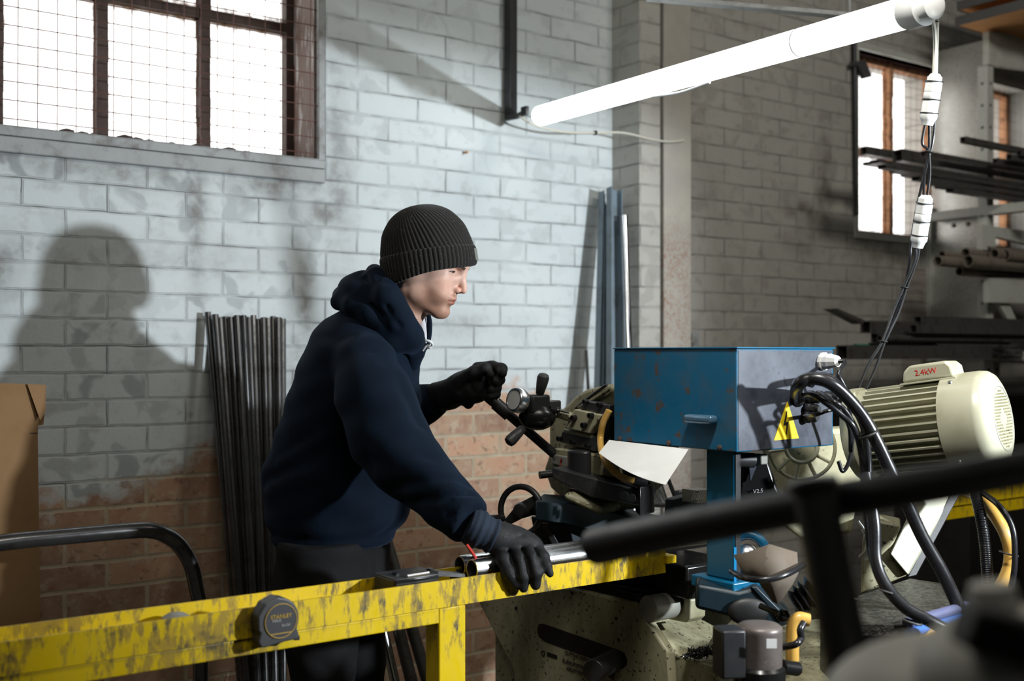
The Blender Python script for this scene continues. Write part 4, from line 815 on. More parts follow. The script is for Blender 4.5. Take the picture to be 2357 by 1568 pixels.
# warning sign
sgn = MB().prism([W(x, y, bt1+.0015) for x, y in ((1812, 925), (1838, 1009), (1781, 1014))], N*.0012).build('warning_sign', M['sign_yellow'], cb_o)
MB().prism([W(x, y, bt1+.003) for x, y in ((1810, 947), (1812, 947), (1809, 972), (1815, 970), (1811, 1000), (1808.5, 1000), (1810, 977), (1803, 979))], N*.0006).build('lightning_mark', M['ink'], sgn)
gp = W(1893, 832, bt1); gb = MB().lathe(gp, N, [(0, .020), (.006, .020), (.007, .016), (.020, .017), (.024, .0155), (.040, .012), (.041, .006)], 10, smooth=False).build('cable_gland', M['white_plastic'], cb_o)
gt = gp+N*.04
cable_run('gland_cable', [gt-N*.004, gt+N*.012-UP*.001+D*.008, P(1930, 860, 2.33), P(1948, 900, 2.33), P(1956, 950, 2.34), P(1962, 1010, 2.36), P(1955, 1060, 2.36), P(1940, 1085, 2.36), P(1930, 1062, 2.36)], .0044, M['rubber'], cb_o, 10)
# cable loom from the panel
Yc = 2.22
starts = [(1835, 925, 866, .0115), (1852, 912, 870, .010), (1866, 962, 905, .009), (1856, 925, 903, .009), (1880, 905, 886, .008)]
cable_run('main_conduit', [W(1836, 925, bt1), W(1833, 908, bt1+.02), P(1838, 885, 2.21), P(1866, 872, 2.19), P(1908, 880, 2.18), P(1950, 915, 2.19), P(1990, 965, 2.2), P(2022, 1025, 2.2), P(2050, 1085, 2.2), P(2085, 1155, 2.2), P(2125, 1240, 2.2), P(2170, 1320, 2.2), P(2212, 1410, 2.2)], .0128, M['rubber'], cb_o, 16)
cable_run('motor_cable', [W(1868, 885, bt1), W(1874, 872, bt1+.03), P(1905, 868, 2.25), P(1935, 890, 2.25), P(1962, 930, 2.26), P(1990, 990, 2.26), P(1998, 1060, 2.26), P(2000, 1140, 2.25), P(2004, 1220, 2.25), P(2015, 1300, 2.25), P(2045, 1360, 2.22), P(2110, 1420, 2.2), P(2170, 1450, 2.18)], .0075, M['rubber'], cb_o, 12)
cable_run('motor_cable', [W(1846, 925, bt1), W(1850, 912, bt1+.035), P(1870, 908, 2.22), P(1905, 930, 2.2), P(1940, 958, 2.2), P(1965, 985, 2.2), P(1982, 1040, 2.22), P(1990, 1120, 2.22), P(1995, 1200, 2.22), P(2008, 1290, 2.22), P(2040, 1350, 2.2), P(2100, 1420, 2.2)], .0062, M['rubber'], cb_o, 12)
cable_run('motor_cable', [W(1882, 910, bt1), W(1888, 906, bt1+.02), P(1915, 922, 2.26), P(1945, 945, 2.26), P(1975, 1000, 2.27), P(1985, 1080, 2.27), P(1992, 1200, 2.26)], .0052, M['rubber'], cb_o, 12)
cable_run('thin_cable', [W(1850, 960, bt1), W(1856, 957, bt1+.03), P(1878, 955, 2.24), P(1912, 944, 2.24), P(1935, 950, 2.25), P(1955, 985, 2.26), P(1958, 1040, 2.28)], .0042, M['rubber'], cb_o, 10)
for (x, y, r) in ((1852, 960, .013), (1860, 915, .015), (1880, 912, .012), (1900, 912, .011), (1905, 872, .010), (1890, 868, .010), (1856, 940, .012)):
    MB().lathe(W(x, y, bt1), N, [(0, r), (.012, r), (.014, r*.8), (.026, r*.85), (.034, r*.5)], 12).build('black_gland', M['black_plastic'], cb_o)
MB().torus(P(1998, 1000, 2.2), Vector((.5, 0, -1)), .0185, .0028, 24, 6).build('cable_tie', M['ink'], cb_o)
# post, its foot and the blue casting
p_r = fr(S(1690, 1200, 1.72)); p_l = fr(S(1625, 1200, 1.72))
MB().bx(1.72, 1.738, p_l[1], p_r[1], .886, bz0).build('post', M['saw_blue'], saw, bevel=.004)
fz = .886; pt0, pt1 = p_l[1]-.03, p_r[1]+.012
MB().bx(1.705, 1.87, pt0, pt1, .862, .886).build('post_foot', M['saw_blue'], saw, bevel=.003)
MB().prism([P(x, y, 2.28) for x, y in ((1603, 1344), (1700, 1362), (1742, 1350), (1790, 1398), (1828, 1428), (1802, 1446), (1700, 1426), (1600, 1402))], Vector((.02, .13, 0))).build('swivel_casting', M['saw_teal'], saw, bevel=.008)  # the control box's shadow is put into this dark colour
MB().prism([P(x, y, 2.275) for x, y in ((1728, 1352), (1742, 1350), (1812, 1420), (1795, 1436), (1770, 1400))], Vector((0, .02, 0))).build('casting_rib', M['saw_teal'], saw, bevel=.003)
MB().ball(P(1722, 1408, 2.275), (.042, .012, .028), n=24).build('casting_recess_dark', M['ink'], saw)  # black ball painting the dark of the casting's hole
MB().bx(1.7225, 1.737, p_r[1], p_r[1]+.002, .89, bz0-.002).build('post_shade_strip', M['ink'], saw)  # black strip painting shade onto the post's narrow front face
rg = MB().torus(P(1722, 1272, 2.34), Vector((-.3, -.95, .1)), .036, .010, 32, 12).build('swivel_ring', M['saw_blue'], saw)
MB().ball(P(1718, 1278, 2.34), .024, n=20).build('ball_joint', M['chrome'], saw)
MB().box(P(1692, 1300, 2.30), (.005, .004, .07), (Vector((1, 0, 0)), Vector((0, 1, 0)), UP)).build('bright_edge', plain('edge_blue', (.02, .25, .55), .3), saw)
MB().ball(P(1802, 1418, 2.16), .013, n=16).build('lever_ball', M['oily_black'], saw)
MB().tube([P(1798, 1415, 2.16), P(1750, 1395, 2.2)], .006, 10).build('lever_arm', M['oily_black'], saw)
# gear housing behind the box
gc = P(1845, 1030, 2.66); gn = Vector((-.35, -.93, .05)).normalized()
MB().prism([P(1745, 1000, 2.74), P(1960, 985, 2.74), P(1985, 1090, 2.74), P(1960, 1230, 2.74), P(1840, 1240, 2.74), P(1790, 1200, 2.74)], Vector((.02, .10, 0))).build('gear_housing', M['cream'], saw, bevel=.012, seg=3)
MB().torus(gc, gn, .036, .0055, 40, 8).build('boss_ring', M['cream_clean'], saw); MB().torus(gc, gn, .076, .0045, 56, 8).build('boss_ring', M['cream'], saw)
MB().lathe(gc-gn*.03, gn, [(0, .036), (.024, .036), (.028, .030)], 32).build('boss', M['cream'], saw)
for k in range(10):
    a = math.radians(k*36+8); u1 = Vector((math.cos(a), 0, math.sin(a))); MB().tube([gc+u1*.040, gc+u1*.078], .0045, 6).build('web', M['cream'], saw)
MB().prism([P(1690, 1045, 2.45), P(1765, 1050, 2.45), P(1788, 1120, 2.45), P(1800, 1145, 2.45), P(1790, 1165, 2.45), P(1692, 1190, 2.45), P(1703, 1120, 2.45), P(1706, 1075, 2.45), P(1690, 1062, 2.45)], Vector((.01, .05, 0))).build('yoke', M['oily_black'], saw, bevel=.006)
MB().tube([P(1690, 1058, 2.43), P(1735, 1060, 2.44)], .016, 18).build('yoke_pin', M['black_plastic'], saw)
MB().box(P(1748, 1057, 2.44), (.022, .03, .022)).build('yoke_block', M['castgrey'], saw, bevel=.003)
MB().prism([P(1725, 1075, 2.435), P(1742, 1072, 2.435), P(1728, 1108, 2.435)], Vector((0, .01, 0))).build('yoke_light', M['box_grey'], saw)
text_obj('lettering', 'V2.5', .012, P(1745, 1131, 2.443), Vector((1, 0, .1)), UP, M['ink_white'], saw)
MB().prism([P(1691, 1130, 2.40), P(1699, 1130, 2.40), P(1694, 1175, 2.40), P(1690, 1175, 2.40)], Vector((0, .01, 0))).build('light_strip', plain('pale_blue', (.2, .4, .6), .4), saw)
# cream arm bracket under the motor
MB().prism([P(2135, 1095, 2.72), P(2195, 1085, 2.72), P(2200, 1130, 2.72), P(2090, 1325, 2.6), P(2048, 1275, 2.6)], Vector((.03, .07, -.01))).build('motor_bracket', M['cream_clean'], saw, bevel=.004)
MB().prism([P(2205, 1105, 2.72), P(2222, 1115, 2.72), P(2110, 1325, 2.62), P(2088, 1330, 2.62)], Vector((.01, .08, 0))).build('bracket_edge', M['black_plastic'], saw, bevel=.002)
MB().prism([P(2000, 1195, 2.62), P(2075, 1210, 2.62), P(2048, 1275, 2.62), P(2090, 1325, 2.62), P(1980, 1370, 2.62), P(1985, 1250, 2.62)], Vector((.04, .12, 0))).build('bracket_side', M['cream_oily'], saw, bevel=.006)
for k in range(4): cable_run('coil_spring', [P(1990+k*7-14, 1200+k*18, 2.5), P(2004+k*4-12, 1225+k*14, 2.49), P(2006+k*2-10, 1262+k*6, 2.48), P(1988+k*4-10, 1282+k*2, 2.5)], .0028, M['cut_steel'], saw)
# motor
mc1 = P(2312, 963, 2.33); ph, el = math.radians(38), math.radians(8.5); ma = Vector((math.cos(ph)*math.cos(el), -math.sin(ph)*math.cos(el), math.sin(el)))
mu = (UP-ma*ma.z).normalized(); mr = ma.cross(mu); LM = .315
m0 = mc1-ma*LM; Rm = .096
mot = MB(); mot.lathe(m0+ma*.045, ma, [(0, Rm*.86), (LM-.11, Rm*.86)], 48); mo = mot.build('motor_body', M['cream_clean'], saw)
fn = MB()
for k in range(34):
    a = 2*math.pi*k/34; u1 = mu*math.cos(a)+mr*math.sin(a); tv = ma.cross(u1); cc = m0+ma*(.045+(LM-.11)/2)+u1*(Rm*.90)
    fn.box(cc, (LM-.11, .0042, Rm*.22), (ma, tv, u1))
fn.build('cooling_fins', M['cream_clean'], mo)
fc = MB().lathe(mc1-ma*.105, ma, [(0, Rm*1.05), (.001, Rm*1.085), (.070, Rm*1.085), (.084, Rm*1.06), (.094, Rm*.98), (.100, Rm*.86), (.103, Rm*.78)], 56).build('fan_cover', M['cream_clean'], mo)
hl = MB(); 
for i in range(-9, 10):
    for j in range(-9, 10):
        x, z = (i+.5*(j % 2))*.0072, j*.0064; r2 = math.hypot(x, z)
        if .013+.009*abs(math.cos(2*math.atan2(z, x))) < r2 < .060: hl.lathe(mc1-ma*.0015+mr*x+mu*z, ma, [(0, .0018), (.0008, .0018)], 6)
hl.build('vent_holes', M['cream_oily'], fc); MB().torus(mc1-ma*.002, ma, .067, .0012, 48, 6).build('grille_rim', M['castgrey'], fc)
for a in (.6, 2.4, 3.9): MB().lathe(mc1-ma*.08+(mu*math.cos(a)+mr*math.sin(a))*Rm*1.085, mu*math.cos(a)+mr*math.sin(a), [(0, .005), (.003, .004)], 10).build('screw', M['chrome'], fc)
fl = MB().lathe(m0, ma, [(0, Rm*1.0), (.004, Rm*1.06), (.024, Rm*1.06), (.028, Rm*.98), (.046, Rm*.95)], 48).build('end_flange', M['cream_clean'], mo)
MB().box(m0+ma*.035+mu*Rm*.88, (.05, .04, .02), (ma, mr, mu)).build('flange_lug', M['cream_clean'], mo, bevel=.005)
tb = m0+ma*.185+mu*(Rm*1.12)-mr*.012*0
def capp(w_, d_, n=10): return
mb_ = MB(); mb_.prism([tb+ma*x-mr*0+mu*z-mr*.04 for x, z in ((-.055, -.010), (.055, -.010), (.052, .014), (.042, .026), (-.036, .026), (-.050, .014))], mr*.08); bx_o = mb_.build('terminal_box', M['cream_clean'], mo, bevel=.006, seg=3)
MB().box(tb-mu*.012, (.118, .088, .004), (ma, mr, mu)).build('box_gasket', M['cream_clean'], bx_o, bevel=.001)
sd = -1 if (mr.y < 0) else 1
sd = 1 if (mr*1).dot(Vector((0, -1, 0))) > 0 else -1
text_obj('lettering', '2.4kW', .017, tb+mr*(.0405*sd)+mu*.008-ma*.002, ma, mu, M['red'], bx_o)
# hoses on the right
hs = [('hose_yellow', .0135, [P(2215, 1128, 2.6), P(2245, 1140, 2.55), P(2280, 1175, 2.45), P(2312, 1225, 2.4), P(2325, 1275, 2.4), P(2318, 1320, 2.4), P(2290, 1375, 2.4)]),
      ('rubber', .0062, [P(2255, 1130, 2.5), P(2300, 1165, 2.4), P(2330, 1215, 2.37), P(2336, 1280, 2.36), P(2332, 1330, 2.36), P(2320, 1380, 2.36)]),
      ('rubber', .0105, [P(2245, 1135, 2.5), P(2258, 1190, 2.42), P(2268, 1260, 2.4), P(2274, 1340, 2.4), P(2278, 1400, 2.4)]),
      ('rubber', .0115, [P(1992, 1090, 2.15), P(2012, 1200, 2.12), P(2016, 1290, 2.1), P(2040, 1350, 2.08), P(2085, 1400, 2.06), P(2140, 1430, 2.05), P(2180, 1450, 2.05)]),
      ('hose_yellow', .0095, [P(1975, 1512, 2.1), P(2030, 1505, 2.1), P(2090, 1482, 2.1), P(2150, 1455, 2.1)]),
      ('hose_yellow', .0125, [P(1862, 1428, 2.12), P(1838, 1424, 2.12), P(1826, 1440, 2.12), P(1824, 1480, 2.12), P(1824, 1520, 2.12)]),
      ('rubber', .0065, [P(1850, 1434, 2.09), P(1842, 1450, 2.08), P(1843, 1470, 2.08), P(1830, 1484, 2.07), P(1800, 1490, 2.1)]),
      ('rubber', .0060, [P(1684, 1316, 2.2), P(1706, 1328, 2.10), P(1740, 1335, 2.065), P(1780, 1332, 2.06), P(1815, 1320, 2.075), P(1850, 1300, 2.12)])]
for i, (mt, r, pts) in enumerate(hs): cable_run('coolant_hose' if mt != 'rubber' else 'rubber_hose', pts, r, M[mt], saw, 14)
rib = MB(); q = spline(hs[2][2], 10)
for a, b_ in zip(q[:-1], q[1:]):
    for k in range(2): rib.torus(a.lerp(b_, k/2), (b_-a), .0112, .0015, 14, 5)
rib.build('corrugation', M['rubber'], saw)
for (x, y, Y, r) in ((2322, 1275, 2.39, .018), (2045, 1362, 2.08, .016), (2100, 1432, 2.05, .016)): MB().torus(P(x, y, Y), Vector((.25, 0, 1)), r, .0022, 20, 6).build('cable_tie', M['grey_plastic'], saw)
# bellows behind the foreground post
MB().lathe(P(1828, 1392, 2.16), Vector((.8, 0, .5)), [(0, .02), (.006, .03), (.012, .02), (.018, .032), (.024, .02), (.03, .034), (.036, .02), (.045, .034)], 20).build('bellows', M['rubber'], saw)
# coolant pump
pc = P(1748, 1500, 2.02); pz = P(1748, 1437, 2.02).z
pu = thing('coolant_pump', P(1745, 1560, 2.02), 'small round oily coolant pump with a black junction box in the saw\'s tray', 'pump')
MB().lathe(Vector((pc.x, pc.y, P(1748, 1530, 2.02).z)), UP, [(0, .040), (.060, .0405), (.064, .041), (.069, .039), (.0725, .034), (.074, .012)], 32).build('pump_body', M['pump'], pu)
MB().lathe(Vector((pc.x, pc.y, P(1748, 1570, 2.02).z)), UP, [(-.03, .046), (.026, .046), (.031, .041)], 32).build('pump_base', M['oily_black'], pu)
MB().box(P(1678, 1500, 2.0), (.045, .05, .085), (Vector((.97, .2, 0)), Vector((-.2, .97, 0)), UP)).build('junction_box', M['black_plastic'], pu, bevel=.004)
MB().box(P(1776, 1482, 1.962), (.018, .002, .016), (Vector((1, 0, 0)), Vector((0, 1, 0)), UP)).build('rating_plate', M['white_plastic'], pu)
MB().tube([P(1800, 1535, 2.02), P(1835, 1540, 2.04)], .013, 12).build('pipe_union', M['oily_black'], pu)
tag(bpy.data.objects['coolant_pump'], None)
# folded rag card hanging on the swivel
m = MB(); pg = [(1688, 1278, 2.17), (1720, 1272, 2.15), (1772, 1253, 2.12), (1835, 1272, 2.13), (1838, 1320, 2.12), (1825, 1345, 2.11), (1792, 1392, 2.12), (1778, 1385, 2.12), (1745, 1340, 2.13), (1712, 1325, 2.15)]
ctr = P(1768, 1322, 2.085); ring = [P(*q) for q in pg]; ring2 = [ctr.lerp(q, .55)+Vector((0, -.004, 0)) for q in ring]
vs = ring+ring2+[ctr]; n = len(ring); fs = [(i, (i+1) % n, (i+1) % n+n, i+n) for i in range(n)]+[(i+n, (i+1) % n+n, 2*n) for i in range(n)]
m.add(vs, fs, True); m.add([v+Vector((0, .0015, 0)) for v in vs], fs, True)
tag(m.build('beige_wrap', M['rag']), 'beige stiff sheet wrapped under the blue post, held by a black hose', 'wrap')
# table with turnings behind
tbz = .83
ct = thing('chip_table', F(2.55, 1.45, 0), 'dark worktable strewn with fine steel chips, bright blue front edge', 'table')
tpv = [P(x, y, .0) for x, y in ()] 
def onz(px, py, z): Y = (EYE-z)*FPX/(py-HOR); return P(px, py, Y)
zt = EYE-2.45*(1345-HOR)/FPX
tv = [onz(x, y, zt) for x, y in ((1975, 1372), (2095, 1332), (2182, 1345), (2225, 1400), (2100, 1440), (1960, 1438))]
MB().prism(tv, -UP*.02).build('table_top', M['chips'], ct)
a_, b_ = tv[4], tv[3]; MB().tube([a_+Vector((-.01, -.01, -.012)), b_+Vector((0, -.01, -.012))], .009, 10).build('blue_edge', M['blue_trim'], ct)
MB().tube([a_+Vector((-.01, .0, .004)), b_+Vector((0, .0, .004))], .010, 10).build('edge_pad', plain('pad', (.10, .11, .2), .5), ct)
MB().box(((tv[0]+tv[3])/2)+Vector((0, .06, -.02-zt/2+.01)), (.30, .12, zt-.03), (Vector((1, 0, 0)), Vector((0, 1, 0)), UP)).build('pedestal', M['oily_black'], ct)
# lower machine floor tray, dark
MB().prism([onz(x, y, .60) for x, y in ((1860, 1440), (2110, 1440), (2150, 1500), (1960, 1560), (1850, 1540))], -UP*.45).build('sump', M['saw_teal'], saw, bevel=.004)

# ================================================================== blurred machine frame close to the camera
fgm = thing('equipment_stand', P(1900, 1568, .86), 'dark tubular steel stand very close to the camera at lower right', 'stand')
Yn = .86
MB().tube([P(1372, 1258, 1.18), P(1620, 1207, 1.05), P(1900, 1156, .93), P(2200, 1107, .84), P(2480, 1055, .78)], [.0195, .0178, .0155, .0142, .0135], 24).build('rail', M['black_steel'], fgm)
q0 = P(1868, 1112, .90); 
MB().tube([P(1872, 1112, .905), P(1880, 1160, .90), P(1912, 1330, .88), P(1948, 1500, .86), P(1990, 1700, .85)], [.0175, .0178, .0175, .0175, .0175], 24).build('upright', M['black_steel'], fgm)
ub = P(1990, 1700, .85); MB().tube([ub, Vector((ub.x+.02, ub.y, 0))], .0175, 20).build('upright', M['black_steel'], fgm)
MB().tube([P(1868, 1106, .905), P(1872, 1125, .905)], .0205, 24).build('socket', M['black_steel'], fgm)
fb_ = thing('machine_casting', P(2200, 1800, .72), 'out of focus grey machine casting with black cap at the bottom right corner', 'machine')
bd = MB(); bd.ball(P(2185, 1640, .74), (.085, .06, .052), n=28); bd.build('body', M['castgrey_lit'], fb_)
MB().box((P(2250, 1640, .74).x, .72, .53), (.20, .12, 1.06), (Vector((1, 0, 0)), Vector((0, 1, 0)), UP)).build('pedestal', M['castgrey_lit'], fb_, bevel=.01)
MB().ball(P(2330, 1560, .70), (.06, .05, .045), n=24).build('body', M['castgrey_lit'], fb_)
MB().tube([P(2282, 1345, .70), P(2290, 1420, .70)], [.013, .017], 20).build('grey_knob', M['castgrey_lit'], fb_)
MB().tube([P(2246, 1448, .67), P(2420, 1492, .66)], .0125, 20).build('black_cap', M['ink'], fb_)
MB().box(P(2322, 1466, .63), (.055, .03, .026), (Vector((.95, 0, -.3)), Vector((0, 1, 0)), Vector((.3, 0, .95)))).build('black_block', M['ink'], fb_, bevel=.004)
MB().ball(P(2352, 1562, .70), .009, n=14).build('red_button', plain('dull_red', (.2, .05, .05), .6), fb_)
# ================================================================== the man at the saw
def PX(px, py, Y): return np.array(P(px, py, Y), np.float32)
def mpx(r, Y): return r*Y/FPX
def caps(p, chain, k=.02):
    """smoothly joined tapering limb through (px, py, depth, radius in px)"""
    d = None
    for a, b in zip(chain[:-1], chain[1:]):
        c = g_cap(p, PX(*a[:3]), PX(*b[:3]), mpx(a[3], a[2]), mpx(b[3], b[2])); d = c if d is None else smin(d, c, k)
    return d
def crease(p, d, pts, depth, width):
    for a, b in zip(pts[:-1], pts[1:]): pass
    m = None
    for a, b in zip(pts[:-1], pts[1:]):
        c = g_cap(p, PX(*a), PX(*b), 0, 0); m = c if m is None else np.minimum(m, c)
    return d+depth*np.exp(-(m/width)**2)
base_p = P(750, 2130, 2.68); base_p.z = 0
man = None
# ---- head, neck and upper body: one continuous surface
H = PX(985, 600, 2.62); pit = math.radians(21.5); yaw = math.radians(-14)
fw = np.array([math.cos(pit)*math.cos(yaw), math.cos(pit)*math.sin(yaw), -math.sin(pit)]); lt = np.array([math.sin(yaw), -math.cos(yaw), 0]); upv = np.cross(lt, fw); upv = upv if upv[2] > 0 else -upv
RH = np.stack([fw, lt, upv]).astype(np.float32)     # rows: forward, towards the camera side, up
mm = lambda *a: np.array(a, np.float32)/1000
def face_sdf(q):
    e = lambda c, r: g_ell(q, mm(*c), mm(*r)); cp = lambda a, b, ra, rb: g_cap(q, mm(*a), mm(*b), ra/1000, rb/1000)
    def both(f): return np.minimum(f(1), f(-1))
    d = e((-8, 0, 26), (92, 72, 80)); d = smin(d, e((47, 0, 12), (44, 47, 30)), .02)
    d = smin(d, e((38, 0, -20), (52, 48, 66)), .03)
    d = smin(d, both(lambda s: cp((6, s*46, -48), (12, s*45, -74), 18, 15)), .035); d = smin(d, both(lambda s: e((34, s*34, -50), (34, 22, 30))), .03); d = smin(d, e((-22, 0, -22), (50, 60, 40)), .03); d = smin(d, both(lambda s: cp((-22, s*38, -34), (4, s*42, -62), 22, 17)), .03)            # jaw angle
    d = smin(d, both(lambda s: cp((12, s*47, -76), (66, s*15, -101), 15, 12)), .022)         # jaw line
    d = smin(d, cp((40, 0, -60), (66, 0, -88), 34, 22), .02)
    d = smin(d, e((76, 0, -98), (14.5, 18, 14)), .016)                                       # chin
    d = smin(d, both(lambda s: e((47, s*38, -27), (24, 19, 18))), .02)                       # cheekbone
    d = smin(d, both(lambda s: e((62, s*30, -58), (20, 17, 22))), .02)                       # cheek
    d = smin(d, e((72, 0, -58), (20, 27, 24)), .014)                                         # muzzle
    d = smax(d, -both(lambda s: e((89, s*34, 3), (20, 22, 12))), .012)                      # eye sockets
    d = smin(d, both(lambda s: cp((86, s*12, 19), (58, s*47, 18), 8.0, 7)), .010)            # brow ridge
    d = smin(d, both(lambda s: e((63.5, s*30, 1.5), (15.5, 16, 12.5))), .004)                 # lids over the eyeball
    d = smax(d, -both(lambda s: cp((80, s*21, -2), (64, s*44, -2.5), 1.0, 1.0)), .0015)  # slit between the lids
    d = smin(d, cp((85, 0, 8), (102, 0, -24), 7.2, 7.6), .010)                               # bridge of the nose
    d = smin(d, cp((101, 0, -25), (105.5, 0, -34), 8, 8.2), .006)                            # nose tip
    d = smin(d, both(lambda s: e((93, s*11.5, -38.5), (10, 6.8, 7.5))), .004)                # nostril wings
    d = smax(d, -both(lambda s: cp((98, s*6.5, -46), (93, s*8, -42), 2.6, 2.2)), .002)
    d = smax(d, -both(lambda s: cp((92, s*20.5, -34), (84, s*21, -47), 1.6, 1.6)), .006)
    d = smin(d, e((88.5, 0, -60.5), (8.0, 21, 5.0)), .005); d = smin(d, e((87.5, 0, -71), (7.6, 18, 5.2)), .005)   # lips
    d = smax(d, -cp((97, 0, -66), (97, 0, -66), 2.0, 2.0), .001)
    d = smax(d, -both(lambda s: cp((96.5, 0, -65.8), (80, s*24, -67.5), 1.3, 1.5)), .003)   # line of the mouth
    d = smax(d, -e((93, 0, -84), (7.5, 16, 4.5)), .008)
    d = smax(d, -cp((98, 0, -49), (97, 0, -56), 1.6, 1.6), .004)                             # philtrum
    return d
def body_sdf(p):
    q = (p-H)@RH.T; d = face_sdf(q)
    nk = smin(g_cap(p, PX(944, 650, 2.62), PX(905, 765, 2.66), .051, .051), g_cap(p, PX(975, 670, 2.62), PX(940, 712, 2.63), .040, .040), .02)
    d = smin(d, nk, .022)
    st_ = g_cap(p, PX(930, 665, 2.575), PX(940, 738, 2.61), .010, .008); d = smin(d, st_, .014)      # neck tendon
    ch = g_ell(p, PX(830, 880, 2.68), np.array([.08, .13, .14])); d = smin(d, ch, .05)
    return d
def skin_tint(vs):
    q = (vs.astype(np.float32)-H)@RH.T*1000; f, l, u = q.T; al = np.abs(l)
    col = np.ones((len(vs), 4), np.float32)
    g = lambda c, r: np.exp(-(((f-c[0])/r[0])**2+((al-c[1])/r[1])**2+((u-c[2])/r[2])**2))
    lip = np.clip(g((93, 0, -62.5), (10, 19, 3.6))+g((91, 0, -70.5), (10, 17, 4.2)), 0, 1)*(f > 76)
    beard = np.clip((-(u)-(30+np.clip(f-20, -40, 60)*.42))/14, 0, 1)*np.clip((f+18)/20, 0, 1)*(1-g((84, 18, -80), (16, 12, 10))*.3)*np.clip((u+128)/14, 0, 1)*np.clip((75-al)/20, 0, 1)
    mous = g((92, 10, -53), (9, 12, 4.5))
    lashm = np.clip(g((76, 27, -1.5), (8, 9, 1.3))+g((72, 38, -2), (8, 7, 1.3)), 0, 1)*(f > 62)*.6
    bl_ = 12.5+6*np.sin(np.clip((al-12)/34, 0, 1)*2.4)*.6; browm = np.exp(-((u-bl_)/3.6)**2)*np.clip((al-10)/5, 0, 1)*np.clip((50-al)/8, 0, 1)*(f > 50)
    nose = g((101, 4, -36), (10, 12, 10)); cheek = g((66, 42, -38), (22, 16, 18)); sock = g((76, 28, 4), (14, 18, 9)); mline = np.exp(-((u+66.3+np.clip(al-10, 0, 20)*.09)/1.2)**2)*(al < 24)*(f > 66)
    for c_, k_ in (((.78, .42, .40), lip), ((.56, .46, .39), beard*.85), ((.52, .38, .30), mous*.9), ((.40, .20, .18), mline*.8), ((.5, .4, .35), browm*.5), ((1.0, .68, .62), nose*.8), ((1.0, .80, .76), cheek*.7), ((.80, .66, .62), sock*.5)):
        for i in range(3): col[:, i] *= 1+(c_[i]-1)*k_
    return col
k = NT('skin'); at = k.n('ShaderNodeAttribute'); at.attribute_name = 'tint'
fr_ = k.noise(k.coord('Object'), 420, 3, .6); c = k.mix(1.0, k.mix(k.ramp(k.noise(k.coord('Object'), 60, 4), .3, .7), (.66, .43, .345), (.58, .36, .28)), at.outputs['Color'], 'MULTIPLY')
skin = k.fin(c, .48, 0.0, k.bump(fr_, .12, .001), **{'Subsurface Weight': .12, 'Subsurface Scale': .006, 'Specular IOR Level': .35}); skin.node_tree.nodes['Principled BSDF'].inputs['Subsurface Radius'].default_value = (1, .35, .2)
lo = H+np.array([-.17, -.19, -.40]); hi = H+np.array([.14, .24, .16])
man = sdf_obj('person', body_sdf, lo, hi, .0023, skin, None, base=tuple(base_p), smooth=1, colfn=skin_tint)
tag(man, 'young man in navy hoodie and black ribbed beanie leaning over the yellow beam', 'person')
def hp(f, l, u): return Vector(H+(np.array([f, l, u])/1000)@RH)
def on_face(l, u, out=.0):
    fs_ = np.arange(112, 30, -.25, dtype=np.float32); q = np.stack([fs_, np.full_like(fs_, l), np.full_like(fs_, u)], -1)/1000
    v_ = face_sdf(q); k_ = int(np.argmax(v_ < 0)); return hp(float(fs_[k_])+out, l, u)
for sgn_ in (1, -1):
    s_ = sgn_
    eye = MB().prism([on_face(s_*l_, u_, .5) for l_, u_ in ((22, -1.6), (27, -.4), (33, -.2), (39, -1.2), (42.5, -3.2), (37, -4.6), (30, -4.8), (25, -3.6))], Vector(-fw*.0012)).build('eye', plain('eye_white', (.50, .46, .44), .2, rvar=.02), man)
    MB().prism([on_face(s_*l_, u_, .6) for l_, u_ in ((27, -.8), (32, -.3), (37, -1.2), (36.5, -4.0), (32, -4.8), (28, -4.4))], Vector(-fw*.0012)).build('iris', plain('iris', (.03, .03, .028), .25), eye)
    MB().tube([on_face(s_*l_, u_, .6) for l_, u_ in ((20.5, -2.6), (24, -.6), (28, .5), (33, .7), (38, -.2), (42, -2.0), (45.5, -4.0))], [.0005, .0009, .0011, .0012, .0011, .0009, .0004], 6).build('eyelash', plain('lash', (.02, .014, .01), .7), man)
    MB().tube([on_face(s_*l_, u_, .1) for l_, u_ in ((21, 4.5), (27, 7.2), (34, 7.4), (41, 5.0), (46, 1.5))], .0006, 6).build('eyelid_fold', plain('lid_fold', (.30, .17, .13), .6), man)
    eb = MB(); br = random.Random(4)
    for i in range(260):
        t = br.random(); w_ = 2.6*(1-.5*t); l_ = s_*(13+t*36); uu = 12.5+5*math.sin(t*2.3)+br.uniform(-w_, w_); a0 = on_face(l_, uu, .2); b0 = on_face(l_+s_*5, uu+1.6-t*2.4, 1.0)
        eb.tube([a0, b0], [.0005, .0002], 4, caps=False)
    eb.build('eyebrow', plain('brow_hair', (.055, .035, .024), .7), man)

